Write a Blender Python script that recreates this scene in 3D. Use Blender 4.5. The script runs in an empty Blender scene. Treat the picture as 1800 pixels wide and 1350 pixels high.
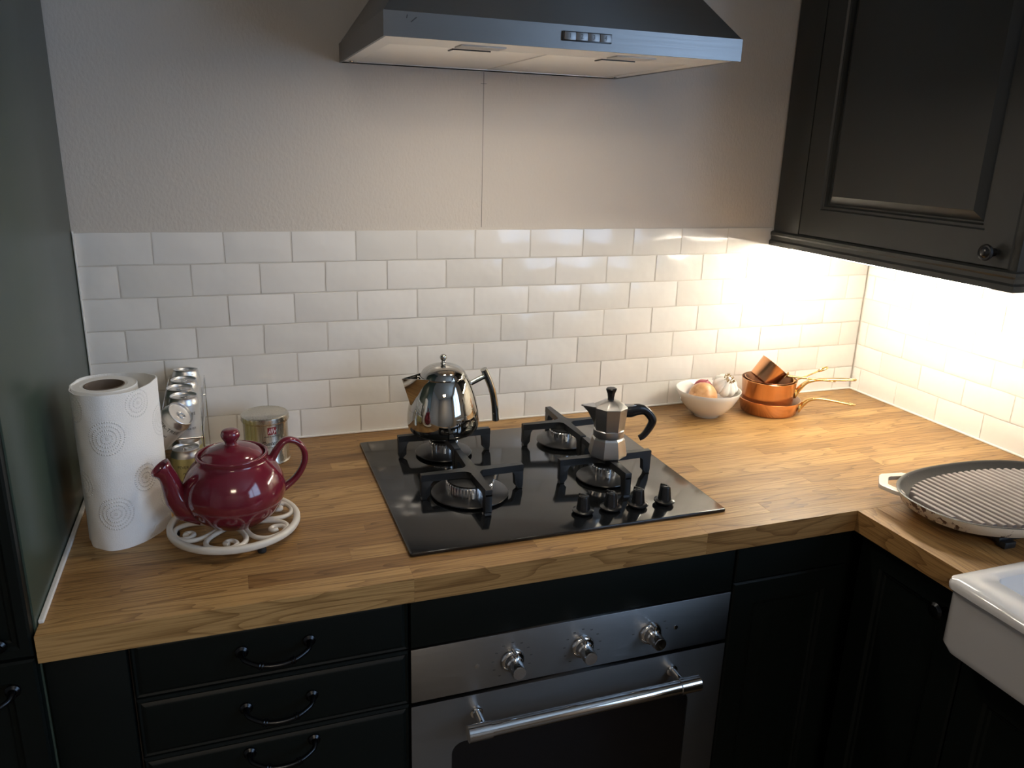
import bpy, bmesh, math, random
from mathutils import Vector, Matrix
random.seed(7)
PI = math.pi
WT = 0.92                     # height of the worktop above the floor; z below is measured from the worktop
SC = bpy.context.scene
COL = SC.collection

# ------------------------------------------------------------------ camera
cam = bpy.data.objects.new('camera', bpy.data.cameras.new('camera'))
COL.objects.link(cam)
r_ = Vector((0.94285538, -0.3319846, 0.02845985))
u_ = Vector((0.07087327, 0.28327431, 0.95641656))
f_ = Vector((0.32557752, 0.89974546, -0.29061554))
cam.matrix_world = Matrix(((r_.x, u_.x, -f_.x, 0.27662983), (r_.y, u_.y, -f_.y, -1.68628998),
                           (r_.z, u_.z, -f_.z, 0.63213434 + WT), (0, 0, 0, 1)))
cam.data.sensor_width = 36.0
cam.data.lens = 36.0 * 1387.84 / 1800.0
cam.data.clip_start = 0.02
SC.camera = cam

# ------------------------------------------------------------------ world, lamps, exposure
wd = bpy.data.worlds.new('world'); SC.world = wd; wd.use_nodes = True
bg = wd.node_tree.nodes['Background']
bg.inputs['Color'].default_value = (0.47, 0.68, 1.0, 1)
bg.inputs['Strength'].default_value = 3.3
SC.view_settings.view_transform = 'Standard'
SC.view_settings.look = 'None'
SC.view_settings.exposure = 0.92
SC.view_settings.gamma = 1.0
SC.view_settings.use_curve_mapping = False
LED_POWER = 68.0

def area(name, loc, size, energy, color, rot, portal=False):
    l = bpy.data.lights.new(name, 'AREA'); l.shape = 'RECTANGLE'
    l.size, l.size_y = size; l.energy = energy; l.color = color
    o = bpy.data.objects.new(name, l); COL.objects.link(o)
    o.location = (loc[0], loc[1], loc[2] + WT); o.rotation_euler = rot
    if portal: l.cycles.is_portal = True
    return o
# daylight comes in through the window beside the sink
area('window_portal', (1.99, -2.4, 0.70), (1.8, 1.2), 1, (1, 1, 1), (0, PI / 2, 0), True)

area('added_warm_fill', (0.15, -3.1, 1.44), (0.5, 0.5), 10.5, (1.0, 0.80, 0.58), (0, 0, 0))  # unseen warm lamp, added to fill the room and balance the blue daylight
HOOD_FILLS = (0.675, 0.943)
for hx_l in HOOD_FILLS:                             # fill light added at the hood's two unlit lamps
    area('hood_fill', (hx_l, -.392, .7722), (.070, .036), 0.70, (1.0, 0.88, 0.72), (0, 0, 0))

# ------------------------------------------------------------------ materials
MATS = {}
def nmat(name):
    m = bpy.data.materials.new(name); m.use_nodes = True
    MATS[name] = m
    return m, m.node_tree, m.node_tree.nodes['Principled BSDF']
def N(nt, typ, **kw):
    n = nt.nodes.new(typ)
    for k, v in kw.items():
        if k in n.inputs: n.inputs[k].default_value = v
        else: setattr(n, k, v)
    return n
def bump(nt, bs, height, strength, dist):
    b = N(nt, 'ShaderNodeBump'); b.inputs['Strength'].default_value = strength; b.inputs['Distance'].default_value = dist
    nt.links.new(height, b.inputs['Height']); nt.links.new(b.outputs['Normal'], bs.inputs['Normal'])
    return b
def simple(name, col, rough=0.5, metal=0.0, coat=0.0, spec=0.5, nscale=0, nstr=0.15, ndist=0.001, vary=0.0, coatr=0.03, aniso=0.0):
    m, nt, bs = nmat(name)
    bs.inputs['Base Color'].default_value = (*col, 1); bs.inputs['Roughness'].default_value = rough
    bs.inputs['Metallic'].default_value = metal; bs.inputs['Coat Weight'].default_value = coat
    bs.inputs['Coat Roughness'].default_value = coatr
    bs.inputs['Specular IOR Level'].default_value = spec; bs.inputs['Anisotropic'].default_value = aniso
    tc = N(nt, 'ShaderNodeTexCoord')
    if nscale:
        nz = N(nt, 'ShaderNodeTexNoise', Scale=nscale, Detail=4.0)
        nt.links.new(tc.outputs['Object'], nz.inputs['Vector'])
        bump(nt, bs, nz.outputs['Fac'], nstr, ndist)
    if vary:
        n2 = N(nt, 'ShaderNodeTexNoise', Scale=14.0, Detail=5.0)
        nt.links.new(tc.outputs['Object'], n2.inputs['Vector'])
        mx = N(nt, 'ShaderNodeMix', data_type='RGBA')
        mx.inputs[6].default_value = (*[c * (1 - vary) for c in col], 1)
        mx.inputs[7].default_value = (*[min(1, c * (1 + vary)) for c in col], 1)
        nt.links.new(n2.outputs['Fac'], mx.inputs[0]); nt.links.new(mx.outputs[2], bs.inputs['Base Color'])
    return m

# painted plaster with roller stipple
m, nt, bs = nmat('plaster')
bs.inputs['Base Color'].default_value = (0.63, 0.575, 0.51, 1); bs.inputs['Roughness'].default_value = 0.75
bs.inputs['Specular IOR Level'].default_value = 0.25
tc = N(nt, 'ShaderNodeTexCoord'); mp = N(nt, 'ShaderNodeMapping'); mp.inputs['Scale'].default_value = (1.6, 1.6, 1.0)
n1 = N(nt, 'ShaderNodeTexNoise', Scale=120.0, Detail=4.0); n2 = N(nt, 'ShaderNodeTexNoise', Scale=6.0, Detail=3.0)
nt.links.new(tc.outputs['Object'], mp.inputs['Vector']); nt.links.new(mp.outputs['Vector'], n1.inputs['Vector']); nt.links.new(tc.outputs['Object'], n2.inputs['Vector'])
mt = N(nt, 'ShaderNodeMath', operation='MULTIPLY'); nt.links.new(n1.outputs['Fac'], mt.inputs[0]); nt.links.new(n2.outputs['Fac'], mt.inputs[1])
bump(nt, bs, mt.outputs[0], 0.5, 0.0035)

# glazed handmade tile: colour differs a little tile by tile, surface ripples
m, nt, bs = nmat('tile_glaze')
oi = N(nt, 'ShaderNodeObjectInfo'); cr = N(nt, 'ShaderNodeMix', data_type='RGBA')
cr.inputs[6].default_value = (0.74, 0.715, 0.67, 1); cr.inputs[7].default_value = (0.83, 0.805, 0.765, 1)
nt.links.new(oi.outputs['Random'], cr.inputs[0]); nt.links.new(cr.outputs[2], bs.inputs['Base Color'])
bs.inputs['Roughness'].default_value = 0.16; bs.inputs['Coat Weight'].default_value = 0.3; bs.inputs['Coat Roughness'].default_value = 0.05
tc = N(nt, 'ShaderNodeTexCoord'); ad = N(nt, 'ShaderNodeVectorMath', operation='ADD'); nz = N(nt, 'ShaderNodeTexNoise', Scale=16.0, Detail=2.0)
nt.links.new(tc.outputs['Object'], ad.inputs[0]); nt.links.new(oi.outputs['Random'], ad.inputs[1]); nt.links.new(ad.outputs[0], nz.inputs['Vector'])
bump(nt, bs, nz.outputs['Fac'], 0.35, 0.006)

# oak stave: grain runs along local X, tone differs stave by stave
m, nt, bs = nmat('oak')
oi = N(nt, 'ShaderNodeObjectInfo'); tc = N(nt, 'ShaderNodeTexCoord')
sc = N(nt, 'ShaderNodeVectorMath', operation='SCALE'); sc.inputs['Scale'].default_value = 37.0
cmb = N(nt, 'ShaderNodeCombineXYZ'); nt.links.new(oi.outputs['Random'], cmb.inputs[0]); nt.links.new(oi.outputs['Random'], cmb.inputs[1])
nt.links.new(cmb.outputs[0], sc.inputs[0])
ad = N(nt, 'ShaderNodeVectorMath', operation='ADD'); nt.links.new(tc.outputs['Object'], ad.inputs[0]); nt.links.new(sc.outputs[0], ad.inputs[1])
mp = N(nt, 'ShaderNodeMapping'); mp.inputs['Scale'].default_value = (2.2, 20.0, 14.0); nt.links.new(ad.outputs[0], mp.inputs['Vector'])
wv = N(nt, 'ShaderNodeTexNoise', Scale=1.0, Detail=2.0, Roughness=0.4); nt.links.new(mp.outputs['Vector'], wv.inputs['Vector'])
ml = N(nt, 'ShaderNodeMath', operation='MULTIPLY'); ml.inputs[1].default_value = 13.0; nt.links.new(wv.outputs['Fac'], ml.inputs[0])
sn = N(nt, 'ShaderNodeMath', operation='FRACT'); nt.links.new(ml.outputs[0], sn.inputs[0])
mp2 = N(nt, 'ShaderNodeMapping'); mp2.inputs['Scale'].default_value = (9.0, 420.0, 420.0); nt.links.new(ad.outputs[0], mp2.inputs['Vector'])
fn = N(nt, 'ShaderNodeTexNoise', Scale=1.0, Detail=3.0); nt.links.new(mp2.outputs['Vector'], fn.inputs['Vector'])
tone = N(nt, 'ShaderNodeValToRGB')
els = tone.color_ramp.elements
els[0].position = 0.0; els[0].color = (0.26, 0.135, 0.043, 1); els[1].position = 1.0; els[1].color = (0.46, 0.275, 0.105, 1)
e = els.new(0.5); e.color = (0.365, 0.205, 0.073, 1)
nt.links.new(oi.outputs['Random'], tone.inputs['Fac'])
gr = N(nt, 'ShaderNodeValToRGB'); ge = gr.color_ramp.elements
ge[0].position = 0.0; ge[0].color = (0.58, 0.53, 0.47, 1); ge[1].position = 1.0; ge[1].color = (1, 1, 1, 1); e = ge.new(0.36); e.color = (1, 1, 1, 1)
nt.links.new(sn.outputs[0], gr.inputs['Fac'])
fr = N(nt, 'ShaderNodeValToRGB'); fe = fr.color_ramp.elements
fe[0].position = 0.36; fe[0].color = (0.62, 0.57, 0.50, 1); fe[1].position = 0.55; fe[1].color = (1, 1, 1, 1)
nt.links.new(fn.outputs['Fac'], fr.inputs['Fac'])
m1 = N(nt, 'ShaderNodeMix', data_type='RGBA', blend_type='MULTIPLY'); m1.inputs[0].default_value = 1.0
m2 = N(nt, 'ShaderNodeMix', data_type='RGBA', blend_type='MULTIPLY'); m2.inputs[0].default_value = 0.8
nt.links.new(tone.outputs['Color'], m1.inputs[6]); nt.links.new(gr.outputs['Color'], m1.inputs[7])
nt.links.new(m1.outputs[2], m2.inputs[6]); nt.links.new(fr.outputs['Color'], m2.inputs[7]); nt.links.new(m2.outputs[2], bs.inputs['Base Color'])
bs.inputs['Roughness'].default_value = 0.42; bs.inputs['Specular IOR Level'].default_value = 0.4
bump(nt, bs, fn.outputs['Fac'], 0.12, 0.001)

def brushed(name, col, rough, axis, s=1.0):
    m, nt, bs = nmat(name)
    bs.inputs['Base Color'].default_value = (*col, 1); bs.inputs['Metallic'].default_value = 1.0; bs.inputs['Roughness'].default_value = rough
    tc = N(nt, 'ShaderNodeTexCoord'); mp = N(nt, 'ShaderNodeMapping')
    sc = [900.0, 900.0, 900.0]; sc[axis] = 4.0
    mp.inputs['Scale'].default_value = sc; nt.links.new(tc.outputs['Object'], mp.inputs['Vector'])
    nz = N(nt, 'ShaderNodeTexNoise', Scale=1.0, Detail=3.0); nt.links.new(mp.outputs['Vector'], nz.inputs['Vector'])
    rr = N(nt, 'ShaderNodeMapRange'); rr.inputs['To Min'].default_value = rough - 0.06; rr.inputs['To Max'].default_value = rough + 0.1
    if axis == 0 and name == 'steel_brushed':
        tg = N(nt, 'ShaderNodeTangent', direction_type='RADIAL', axis='Z'); nt.links.new(tg.outputs[0], bs.inputs['Tangent'])
        bs.inputs['Anisotropic'].default_value = 0.75; bs.inputs['Anisotropic Rotation'].default_value = 0.25
    nt.links.new(nz.outputs['Fac'], rr.inputs['Value']); nt.links.new(rr.outputs[0], bs.inputs['Roughness'])
    bump(nt, bs, nz.outputs['Fac'], 0.12 * s, 0.0006)
    return m
brushed('steel_brushed', (0.25, 0.25, 0.25), 0.40, 0)
brushed('steel_filter', (0.92, 0.88, 0.82), 0.36, 0, 0.4)
brushed('tin_brushed', (0.66, 0.62, 0.53), 0.24, 2, 0.5)
brushed('aluminium_cast', (0.55, 0.54, 0.52), 0.30, 2, 0.6)
simple('chrome', (0.72, 0.72, 0.72), 0.07, 1.0)
simple('mirror_steel', (0.46, 0.445, 0.41), 0.035, 1.0)
simple('can_alu', (0.78, 0.78, 0.78), 0.22, 1.0)
simple('can_lid', (0.74, 0.74, 0.74), 0.36, 1.0)
simple('can_label', (0.66, 0.65, 0.62), 0.36, 0.45)
simple('can_yellow', (0.56, 0.50, 0.22), 0.30, 0.5)
simple('copper', (0.80, 0.40, 0.20), 0.22, 1.0, vary=0.12)
simple('copper_dark', (0.22, 0.11, 0.065), 0.40, 1.0, vary=0.2)
simple('tinned', (0.45, 0.38, 0.33), 0.35, 1.0, vary=0.2)
simple('brass', (0.68, 0.46, 0.19), 0.26, 1.0, vary=0.1)
simple('green_paint_shaded', (0.0045, 0.0066, 0.0058), 0.42, spec=0.18, nscale=60, nstr=0.05)  # same paint as the green side panel, with shade put into its colour
simple('green_panel', (0.036, 0.057, 0.043), 0.30, nscale=40, nstr=0.04)
simple('charcoal_paint', (0.030, 0.032, 0.029), 0.36, nscale=60, nstr=0.05)
simple('black_iron', (0.012, 0.013, 0.014), 0.42, nscale=300, nstr=0.12)
simple('pewter', (0.035, 0.037, 0.040), 0.28, 1.0)
simple('hob_glass', (0.006, 0.0065, 0.007), 0.10, spec=0.6, nscale=9, nstr=0.02)
simple('enamel_black', (0.012, 0.012, 0.013), 0.30)
simple('knob_black', (0.008, 0.009, 0.010), 0.22)
simple('bakelite', (0.010, 0.010, 0.011), 0.26)
simple('maroon_glaze', (0.150, 0.014, 0.027), 0.12, coat=0.5, nscale=18, nstr=0.02)
simple('cream_enamel', (0.66, 0.61, 0.53), 0.32, nscale=90, nstr=0.06)
simple('white_ceramic', (0.74, 0.72, 0.68), 0.14, coat=0.4)
simple('fireclay', (0.72, 0.70, 0.68), 0.12, coat=0.5)
simple('rubber', (0.012, 0.012, 0.013), 0.7)
simple('sealant', (0.78, 0.76, 0.72), 0.4)
simple('grout', (0.62, 0.585, 0.53), 0.85, nscale=200, nstr=0.2)
simple('card_tube', (0.16, 0.12, 0.09), 0.9)
simple('cord_white', (0.75, 0.75, 0.73), 0.5)
simple('red_print', (0.22, 0.008, 0.016), 0.35)
simple('white_print', (0.8, 0.78, 0.75), 0.4)
simple('black_print', (0.02, 0.02, 0.02), 0.5)
simple('grey_print', (0.06, 0.06, 0.06), 0.5)
simple('pencil', (0.10, 0.09, 0.08), 0.8)
simple('oven_glass', (0.006, 0.006, 0.007), 0.05)
simple('lamp_lens', (0.72, 0.70, 0.66), 0.3)
simple('floor_board', (0.10, 0.075, 0.05), 0.5, vary=0.2)
simple('ceiling_paint', (0.62, 0.60, 0.56), 0.85)
simple('room_paint', (0.40, 0.385, 0.36), 0.8, vary=0.05)
simple('window_paint', (0.7, 0.7, 0.68), 0.4)
simple('garlic_skin', (0.76, 0.73, 0.68), 0.5, nscale=60, nstr=0.12, vary=0.06)
simple('garlic_root', (0.42, 0.30, 0.13), 0.85)
simple('red_onion_skin', (0.30, 0.045, 0.07), 0.35, vary=0.15)
simple('cast_grey', (0.026, 0.025, 0.025), 0.42, nscale=250, nstr=0.15)
simple('ridge_iron_shine', (0.22, 0.19, 0.18), 0.36, nscale=200, nstr=0.2, vary=0.25)  # griddle iron lightened: the ridges' shine is put into the colour
# brown onion skin with meridian streaks
m, nt, bs = nmat('onion_skin'); bs.inputs['Roughness'].default_value = 0.36
tc = N(nt, 'ShaderNodeTexCoord'); mp = N(nt, 'ShaderNodeMapping'); mp.inputs['Scale'].default_value = (90, 90, 12); nt.links.new(tc.outputs['Object'], mp.inputs['Vector'])
nz = N(nt, 'ShaderNodeTexNoise', Scale=1.0, Detail=3.0); nt.links.new(mp.outputs['Vector'], nz.inputs['Vector'])
cr = N(nt, 'ShaderNodeValToRGB'); ce = cr.color_ramp.elements; ce[0].position = 0.3; ce[0].color = (0.42, 0.19, 0.07, 1); ce[1].position = 0.7; ce[1].color = (0.60, 0.33, 0.15, 1)
nt.links.new(nz.outputs['Fac'], cr.inputs['Fac']); nt.links.new(cr.outputs['Color'], bs.inputs['Base Color'])
# chipped cream enamel of the griddle: dark worn specks
m, nt, bs = nmat('chipped_enamel'); bs.inputs['Roughness'].default_value = 0.4
tc = N(nt, 'ShaderNodeTexCoord')
nz = N(nt, 'ShaderNodeTexNoise', Scale=85.0, Detail=6.0, Roughness=0.65); nt.links.new(tc.outputs['Object'], nz.inputs['Vector'])
nb = N(nt, 'ShaderNodeTexNoise', Scale=17.0, Detail=2.0); nt.links.new(tc.outputs['Object'], nb.inputs['Vector'])
ma = N(nt, 'ShaderNodeMath', operation='ADD'); nt.links.new(nz.outputs['Fac'], ma.inputs[0]); nt.links.new(nb.outputs['Fac'], ma.inputs[1])
cr = N(nt, 'ShaderNodeValToRGB'); cr.color_ramp.interpolation = 'LINEAR'; ce = cr.color_ramp.elements
ce[0].position = 1.075 / 2; ce[0].color = (0.66, 0.57, 0.44, 1); ce[1].position = 1.10 / 2; ce[1].color = (0.09, 0.04, 0.02, 1)
mh = N(nt, 'ShaderNodeMath', operation='MULTIPLY'); mh.inputs[1].default_value = 0.5; nt.links.new(ma.outputs[0], mh.inputs[0])
nt.links.new(mh.outputs[0], cr.inputs['Fac']); nt.links.new(cr.outputs['Color'], bs.inputs['Base Color'])
# kitchen paper: embossed dotted circles, from the sheet's own UV (metres)
m, nt, bs = nmat('kitchen_paper'); bs.inputs['Base Color'].default_value = (0.88, 0.87, 0.84, 1); bs.inputs['Roughness'].default_value = 0.95
bs.inputs['Specular IOR Level'].default_value = 0.1
uv = N(nt, 'ShaderNodeUVMap'); uv.uv_map = 'UVMap'
def vm(op, a=None, b=None, s=None):
    n = N(nt, 'ShaderNodeVectorMath', operation=op)
    if a is not None: nt.links.new(a, n.inputs[0])
    if b is not None:
        if isinstance(b, tuple): n.inputs[1].default_value = b
        else: nt.links.new(b, n.inputs[1])
    if s is not None: n.inputs['Scale'].default_value = s
    return n.outputs[0] if op not in ('LENGTH',) else n.outputs['Value']
def mm(op, a, b=None):
    n = N(nt, 'ShaderNodeMath', operation=op)
    for i, v in enumerate((a, b)):
        if v is None: continue
        if isinstance(v, (int, float)): n.inputs[i].default_value = v
        else: nt.links.new(v, n.inputs[i])
    return n.outputs[0]
sp = N(nt, 'ShaderNodeSeparateXYZ'); nt.links.new(uv.outputs['UV'], sp.inputs[0])
def rings(cx, cy, R, nring):
    dx = mm('SUBTRACT', mm('FRACT', mm('DIVIDE', mm('SUBTRACT', sp.outputs[0], cx), 0.11)), 0.5)
    dy = mm('SUBTRACT', mm('FRACT', mm('DIVIDE', mm('SUBTRACT', sp.outputs[1], cy), 0.125)), 0.5)
    dx = mm('MULTIPLY', dx, 0.11); dy = mm('MULTIPLY', dy, 0.125)
    r = mm('SQRT', mm('ADD', mm('MULTIPLY', dx, dx), mm('MULTIPLY', dy, dy)))
    th = mm('ARCTAN2', dy, dx)
    k = mm('MULTIPLY', r, nring / R)
    ring = mm('SINE', mm('MULTIPLY', k, 2 * PI))
    num = mm('ADD', mm('MULTIPLY', mm('ROUND', mm('ADD', k, -0.25)), 9.0), 9.0)
    dots = mm('SINE', mm('MULTIPLY', th, num))
    v = mm('MAXIMUM', mm('MULTIPLY', mm('MAXIMUM', ring, 0.0), mm('ADD', mm('MULTIPLY', dots, 0.5), 0.5)), 0.0)
    return mm('MULTIPLY', v, mm('LESS_THAN', r, R))
h1 = rings(0.005, 0.0, 0.031, 5.0); h2 = rings(0.060, 0.045, 0.027, 4.0)
nz = N(nt, 'ShaderNodeTexNoise', Scale=500.0, Detail=2.0); nt.links.new(uv.outputs['UV'], nz.inputs['Vector'])
tot = mm('ADD', mm('ADD', h1, h2), mm('MULTIPLY', nz.outputs['Fac'], 0.5))
bump(nt, bs, tot, 0.6, 0.0022)
# LED diffuser
m = bpy.data.materials.new('led_diffuser'); m.use_nodes = True; MATS['led_diffuser'] = m
nt = m.node_tree; nt.nodes.remove(nt.nodes['Principled BSDF'])
em = N(nt, 'ShaderNodeEmission'); em.inputs['Color'].default_value = (1.0, 0.91, 0.74, 1); em.inputs['Strength'].default_value = LED_POWER
nt.links.new(em.outputs[0], nt.nodes['Material Output'].inputs['Surface'])
# window glass
m, nt, bs = nmat('window_glass')
tr = N(nt, 'ShaderNodeBsdfTransparent'); gl = N(nt, 'ShaderNodeBsdfGlossy'); gl.inputs['Roughness'].default_value = 0.02
mxs = N(nt, 'ShaderNodeMixShader'); mxs.inputs[0].default_value = 0.06
nt.links.new(tr.outputs[0], mxs.inputs[1]); nt.links.new(gl.outputs[0], mxs.inputs[2]); nt.links.new(mxs.outputs[0], nt.nodes['Material Output'].inputs['Surface'])

# ------------------------------------------------------------------ mesh helpers
def obj(name, bm, mat, parent=None, loc=(0, 0, 0), rot=(0, 0, 0), smooth=35, recalc=True):
    if recalc: bmesh.ops.recalc_face_normals(bm, faces=bm.faces[:])
    me = bpy.data.meshes.new(name); bm.to_mesh(me); bm.free()
    me.materials.append(MATS[mat])
    if smooth:
        me.polygons.foreach_set('use_smooth', [True] * len(me.polygons))
        me.set_sharp_from_angle(angle=math.radians(smooth))
    return put(name, me, parent, loc, rot)
def put(name, me, parent=None, loc=(0, 0, 0), rot=(0, 0, 0)):
    o = bpy.data.objects.new(name, me); COL.objects.link(o)
    if parent is not None:
        o.parent = parent; o.location = loc
    else: o.location = (loc[0], loc[1], loc[2] + WT)
    o.rotation_euler = rot
    return o
def tag(o, label, cat, group=None, kind=None):
    if label: o['label'] = label
    if cat: o['category'] = cat
    if group: o['group'] = group
    if kind: o['kind'] = kind
    return o
def thing(name, label, cat, loc=(0, 0, 0), rot=(0, 0, 0), group=None):
    o = bpy.data.objects.new(name, None); COL.objects.link(o)
    o.location = (loc[0], loc[1], loc[2] + WT); o.rotation_euler = rot; o.empty_display_size = 0.05
    return tag(o, label, cat, group)
def struct(name, bm, mat, parent=None, smooth=0):
    o = obj(name, bm, mat, parent, smooth=smooth)
    if parent is None: o['kind'] = 'structure'
    return o
def B(): return bmesh.new()
def box(bm, x0, x1, y0, y1, z0, z1, bev=0.0, seg=2):
    vs = bmesh.ops.create_cube(bm, size=1.0)['verts']
    for v in vs:
        v.co = Vector((x0 + (v.co.x + .5) * (x1 - x0), y0 + (v.co.y + .5) * (y1 - y0), z0 + (v.co.z + .5) * (z1 - z0)))
    if bev:
        es = list({e for v in vs for e in v.link_edges})
        bmesh.ops.bevel(bm, geom=es, offset=bev, segments=seg, affect='EDGES', profile=0.5)
    return bm
def lathe(bm, prof, n=40, M=None, radial=None):
    M = M or Matrix()
    rows = []
    for (r, z) in prof:
        if r < 1e-6: rows.append([bm.verts.new(M @ Vector((0, 0, z)))])
        else:
            row = []
            for i in range(n):
                a = 2 * PI * i / n
                rr = r * (radial(a, z) if radial else 1.0)
                row.append(bm.verts.new(M @ Vector((rr * math.cos(a), rr * math.sin(a), z))))
            rows.append(row)
    for a, b in zip(rows[:-1], rows[1:]):
        for i in range(n):
            j = (i + 1) % n
            if len(a) == 1 and len(b) == 1: continue
            if len(a) == 1: bm.faces.new((a[0], b[i], b[j]))
            elif len(b) == 1: bm.faces.new((a[i], a[j], b[0]))
            else: bm.faces.new((a[i], a[j], b[j], b[i]))
    return bm
def spline(pts, n=8, closed=False):
    P = [Vector(p) for p in pts]; out = []; k = len(P)
    rng = range(k if closed else k - 1)
    g = (lambda i: P[i % k]) if closed else (lambda i: P[max(0, min(k - 1, i))])
    for i in rng:
        p0, p1, p2, p3 = g(i - 1), g(i), g(i + 1), g(i + 2)
        for s in range(n):
            t = s / n
            out.append(0.5 * ((2 * p1) + (p2 - p0) * t + (2 * p0 - 5 * p1 + 4 * p2 - p3) * t * t + (3 * p1 - p0 - 3 * p2 + p3) * t ** 3))
    if not closed: out.append(P[-1].copy())
    return out
def tube(bm, pts, rad, n=10, closed=False, flat=(1, 1), up=None, caps=True, power=2.0):
    """sweep an ellipse (flat = width, height factors) along pts; rad is a number or a list; up fixes the section's second axis"""
    P = [Vector(p) for p in pts]; k = len(P)
    if not isinstance(rad, (list, tuple)): rad = [rad] * k
    if len(rad) != k:
        rr = []
        for i in range(k):
            t = i / (k - 1) * (len(rad) - 1); a = int(min(t, len(rad) - 2)); f = t - a
            rr.append(rad[a] * (1 - f) + rad[a + 1] * f)
        rad = rr
    rows = []; prevn = None
    for i in range(k):
        if closed: t = (P[(i + 1) % k] - P[i - 1]).normalized()
        else: t = (P[min(i + 1, k - 1)] - P[max(i - 1, 0)]).normalized()
        if up is not None:
            nrm = Vector(up) - t * t.dot(Vector(up)); nrm.normalize()
        elif prevn is None:
            a = Vector((0, 0, 1)) if abs(t.z) < 0.9 else Vector((1, 0, 0))
            nrm = (a - t * t.dot(a)).normalized()
        else: nrm = (prevn - t * t.dot(prevn)).normalized()
        prevn = nrm; bn = t.cross(nrm)
        row = []
        for j in range(n):
            a = 2 * PI * (j + .5) / n; c, s = math.cos(a), math.sin(a)
            if power != 2.0:
                c = math.copysign(abs(c) ** (2 / power), c); s = math.copysign(abs(s) ** (2 / power), s)
            row.append(bm.verts.new(P[i] + bn * (c * rad[i] * flat[0]) + nrm * (s * rad[i] * flat[1])))
        rows.append(row)
    for i in range(k if closed else k - 1):
        a, b = rows[i], rows[(i + 1) % k]
        for j in range(n):
            q = (j + 1) % n
            bm.faces.new((a[j], a[q], b[q], b[j]))
    if caps and not closed:
        bm.faces.new(rows[0]); bm.faces.new(rows[-1][::-1])
    return bm
def extrude_poly(bm, pts2, place, h0, h1, bev=0.0):
    """outline pts2 (u,v) closed, placed by place(u,v,h), as a solid from h0 to h1"""
    a = [bm.verts.new(place(u, v, h0)) for u, v in pts2]; b = [bm.verts.new(place(u, v, h1)) for u, v in pts2]
    n = len(a); fs = [bm.faces.new(a[::-1]), bm.faces.new(b)]
    for i in range(n): fs.append(bm.faces.new((a[i], a[(i + 1) % n], b[(i + 1) % n], b[i])))
    if bev:
        es = [e for f in fs[:2] for e in f.edges]
        bmesh.ops.bevel(bm, geom=es, offset=bev, segments=2, affect='EDGES', profile=0.5)
    return bm
def rrect(w, h, r, n=6, cx=0, cy=0):
    out = []
    for (sx, sy, a0) in ((1, 1, 0), (-1, 1, PI / 2), (-1, -1, PI), (1, -1, 1.5 * PI)):
        for i in range(n + 1):
            a = a0 + PI / 2 * i / n
            out.append((cx + sx * (w / 2 - r) + r * math.cos(a), cy + sy * (h / 2 - r) + r * math.sin(a)))
    return out
def loft(bm, loops, cap0=True, cap1=True):
    rows = [[bm.verts.new(Vector(p)) for p in lp] for lp in loops]; n = len(rows[0])
    for a, b in zip(rows[:-1], rows[1:]):
        for i in range(n): bm.faces.new((a[i], a[(i + 1) % n], b[(i + 1) % n], b[i]))
    if cap0: bm.faces.new(rows[0][::-1])
    if cap1: bm.faces.new(rows[-1])
    return bm
def text_bm(s, size, shear=0.0, place=None, bold=0.0, align='CENTER'):
    cu = bpy.data.curves.new('lettering', 'FONT'); cu.body = s; cu.size = size; cu.shear = shear; cu.align_x = align; cu.align_y = 'CENTER'
    cu.offset = bold; cu.resolution_u = 3; cu.fill_mode = 'FRONT'
    o = bpy.data.objects.new('lettering', cu); COL.objects.link(o)
    dg = bpy.context.evaluated_depsgraph_get(); me = bpy.data.meshes.new_from_object(o.evaluated_get(dg))
    bm = bmesh.new(); bm.from_mesh(me); bpy.data.meshes.remove(me); bpy.data.objects.remove(o); bpy.data.curves.remove(cu)
    if place:
        for v in bm.verts: v.co = Vector(place(v.co.x, v.co.y))
    return bm
def join(bm, other):
    me = bpy.data.meshes.new('tmp'); other.to_mesh(me); other.free(); bm.from_mesh(me); bpy.data.meshes.remove(me); return bm
def mould_frame(bm, x0, x1, z0, z1, rings_, place):
    """nested rectangular rings (inset, depth) in a front plane: a framed door face; place(u, v, d)"""
    rows = []
    for ins, d in rings_:
        rows.append([bm.verts.new(place(u, v, d)) for u, v in ((x0 + ins, z0 + ins), (x1 - ins, z0 + ins), (x1 - ins, z1 - ins), (x0 + ins, z1 - ins))])
    for a, b in zip(rows[:-1], rows[1:]):
        for i in range(4): bm.faces.new((a[i], a[(i + 1) % 4], b[(i + 1) % 4], b[i]))
    bm.faces.new(rows[-1])
    return bm

# ------------------------------------------------------------------ room shell
RX = 1.9005                                       # tile face of the right-hand wall; back wall tile face is y = 0
TP, TH, GAP = 0.131, 0.0643, 0.0032
ZC, ZF = 1.50, -WT
RL, RB = -1.5, -4.0                               # far left wall, wall behind the camera
PB = 0.0065                                       # plaster lies this far behind the tile face
struct('floor', box(B(), RL - .1, RX + .2, RB - .1, .15, ZF - .1, ZF), 'floor_board')
struct('ceiling', box(B(), RL - .1, RX + .2, RB - .1, .15, ZC, ZC + .1), 'ceiling_paint')
wall_back = struct('wall_back', box(B(), RL - .1, RX + .2, PB, .15, ZF, ZC), 'plaster')
struct('wall_left', box(B(), RL - .1, RL, RB, .15, ZF, ZC), 'room_paint')
struct('wall_front', box(B(), RL - .1, RX + .2, RB - .1, RB, ZF, ZC), 'room_paint')
wx0, wx1 = RX + PB, RX + .2
WY0, WY1, WZ0, WZ1 = -3.30, -1.50, 0.10, 1.30     # the window beside the sink
bm = B()
box(bm, wx0, wx1, WY1, .15, ZF, ZC); box(bm, wx0, wx1, RB, WY0, ZF, ZC)
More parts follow.
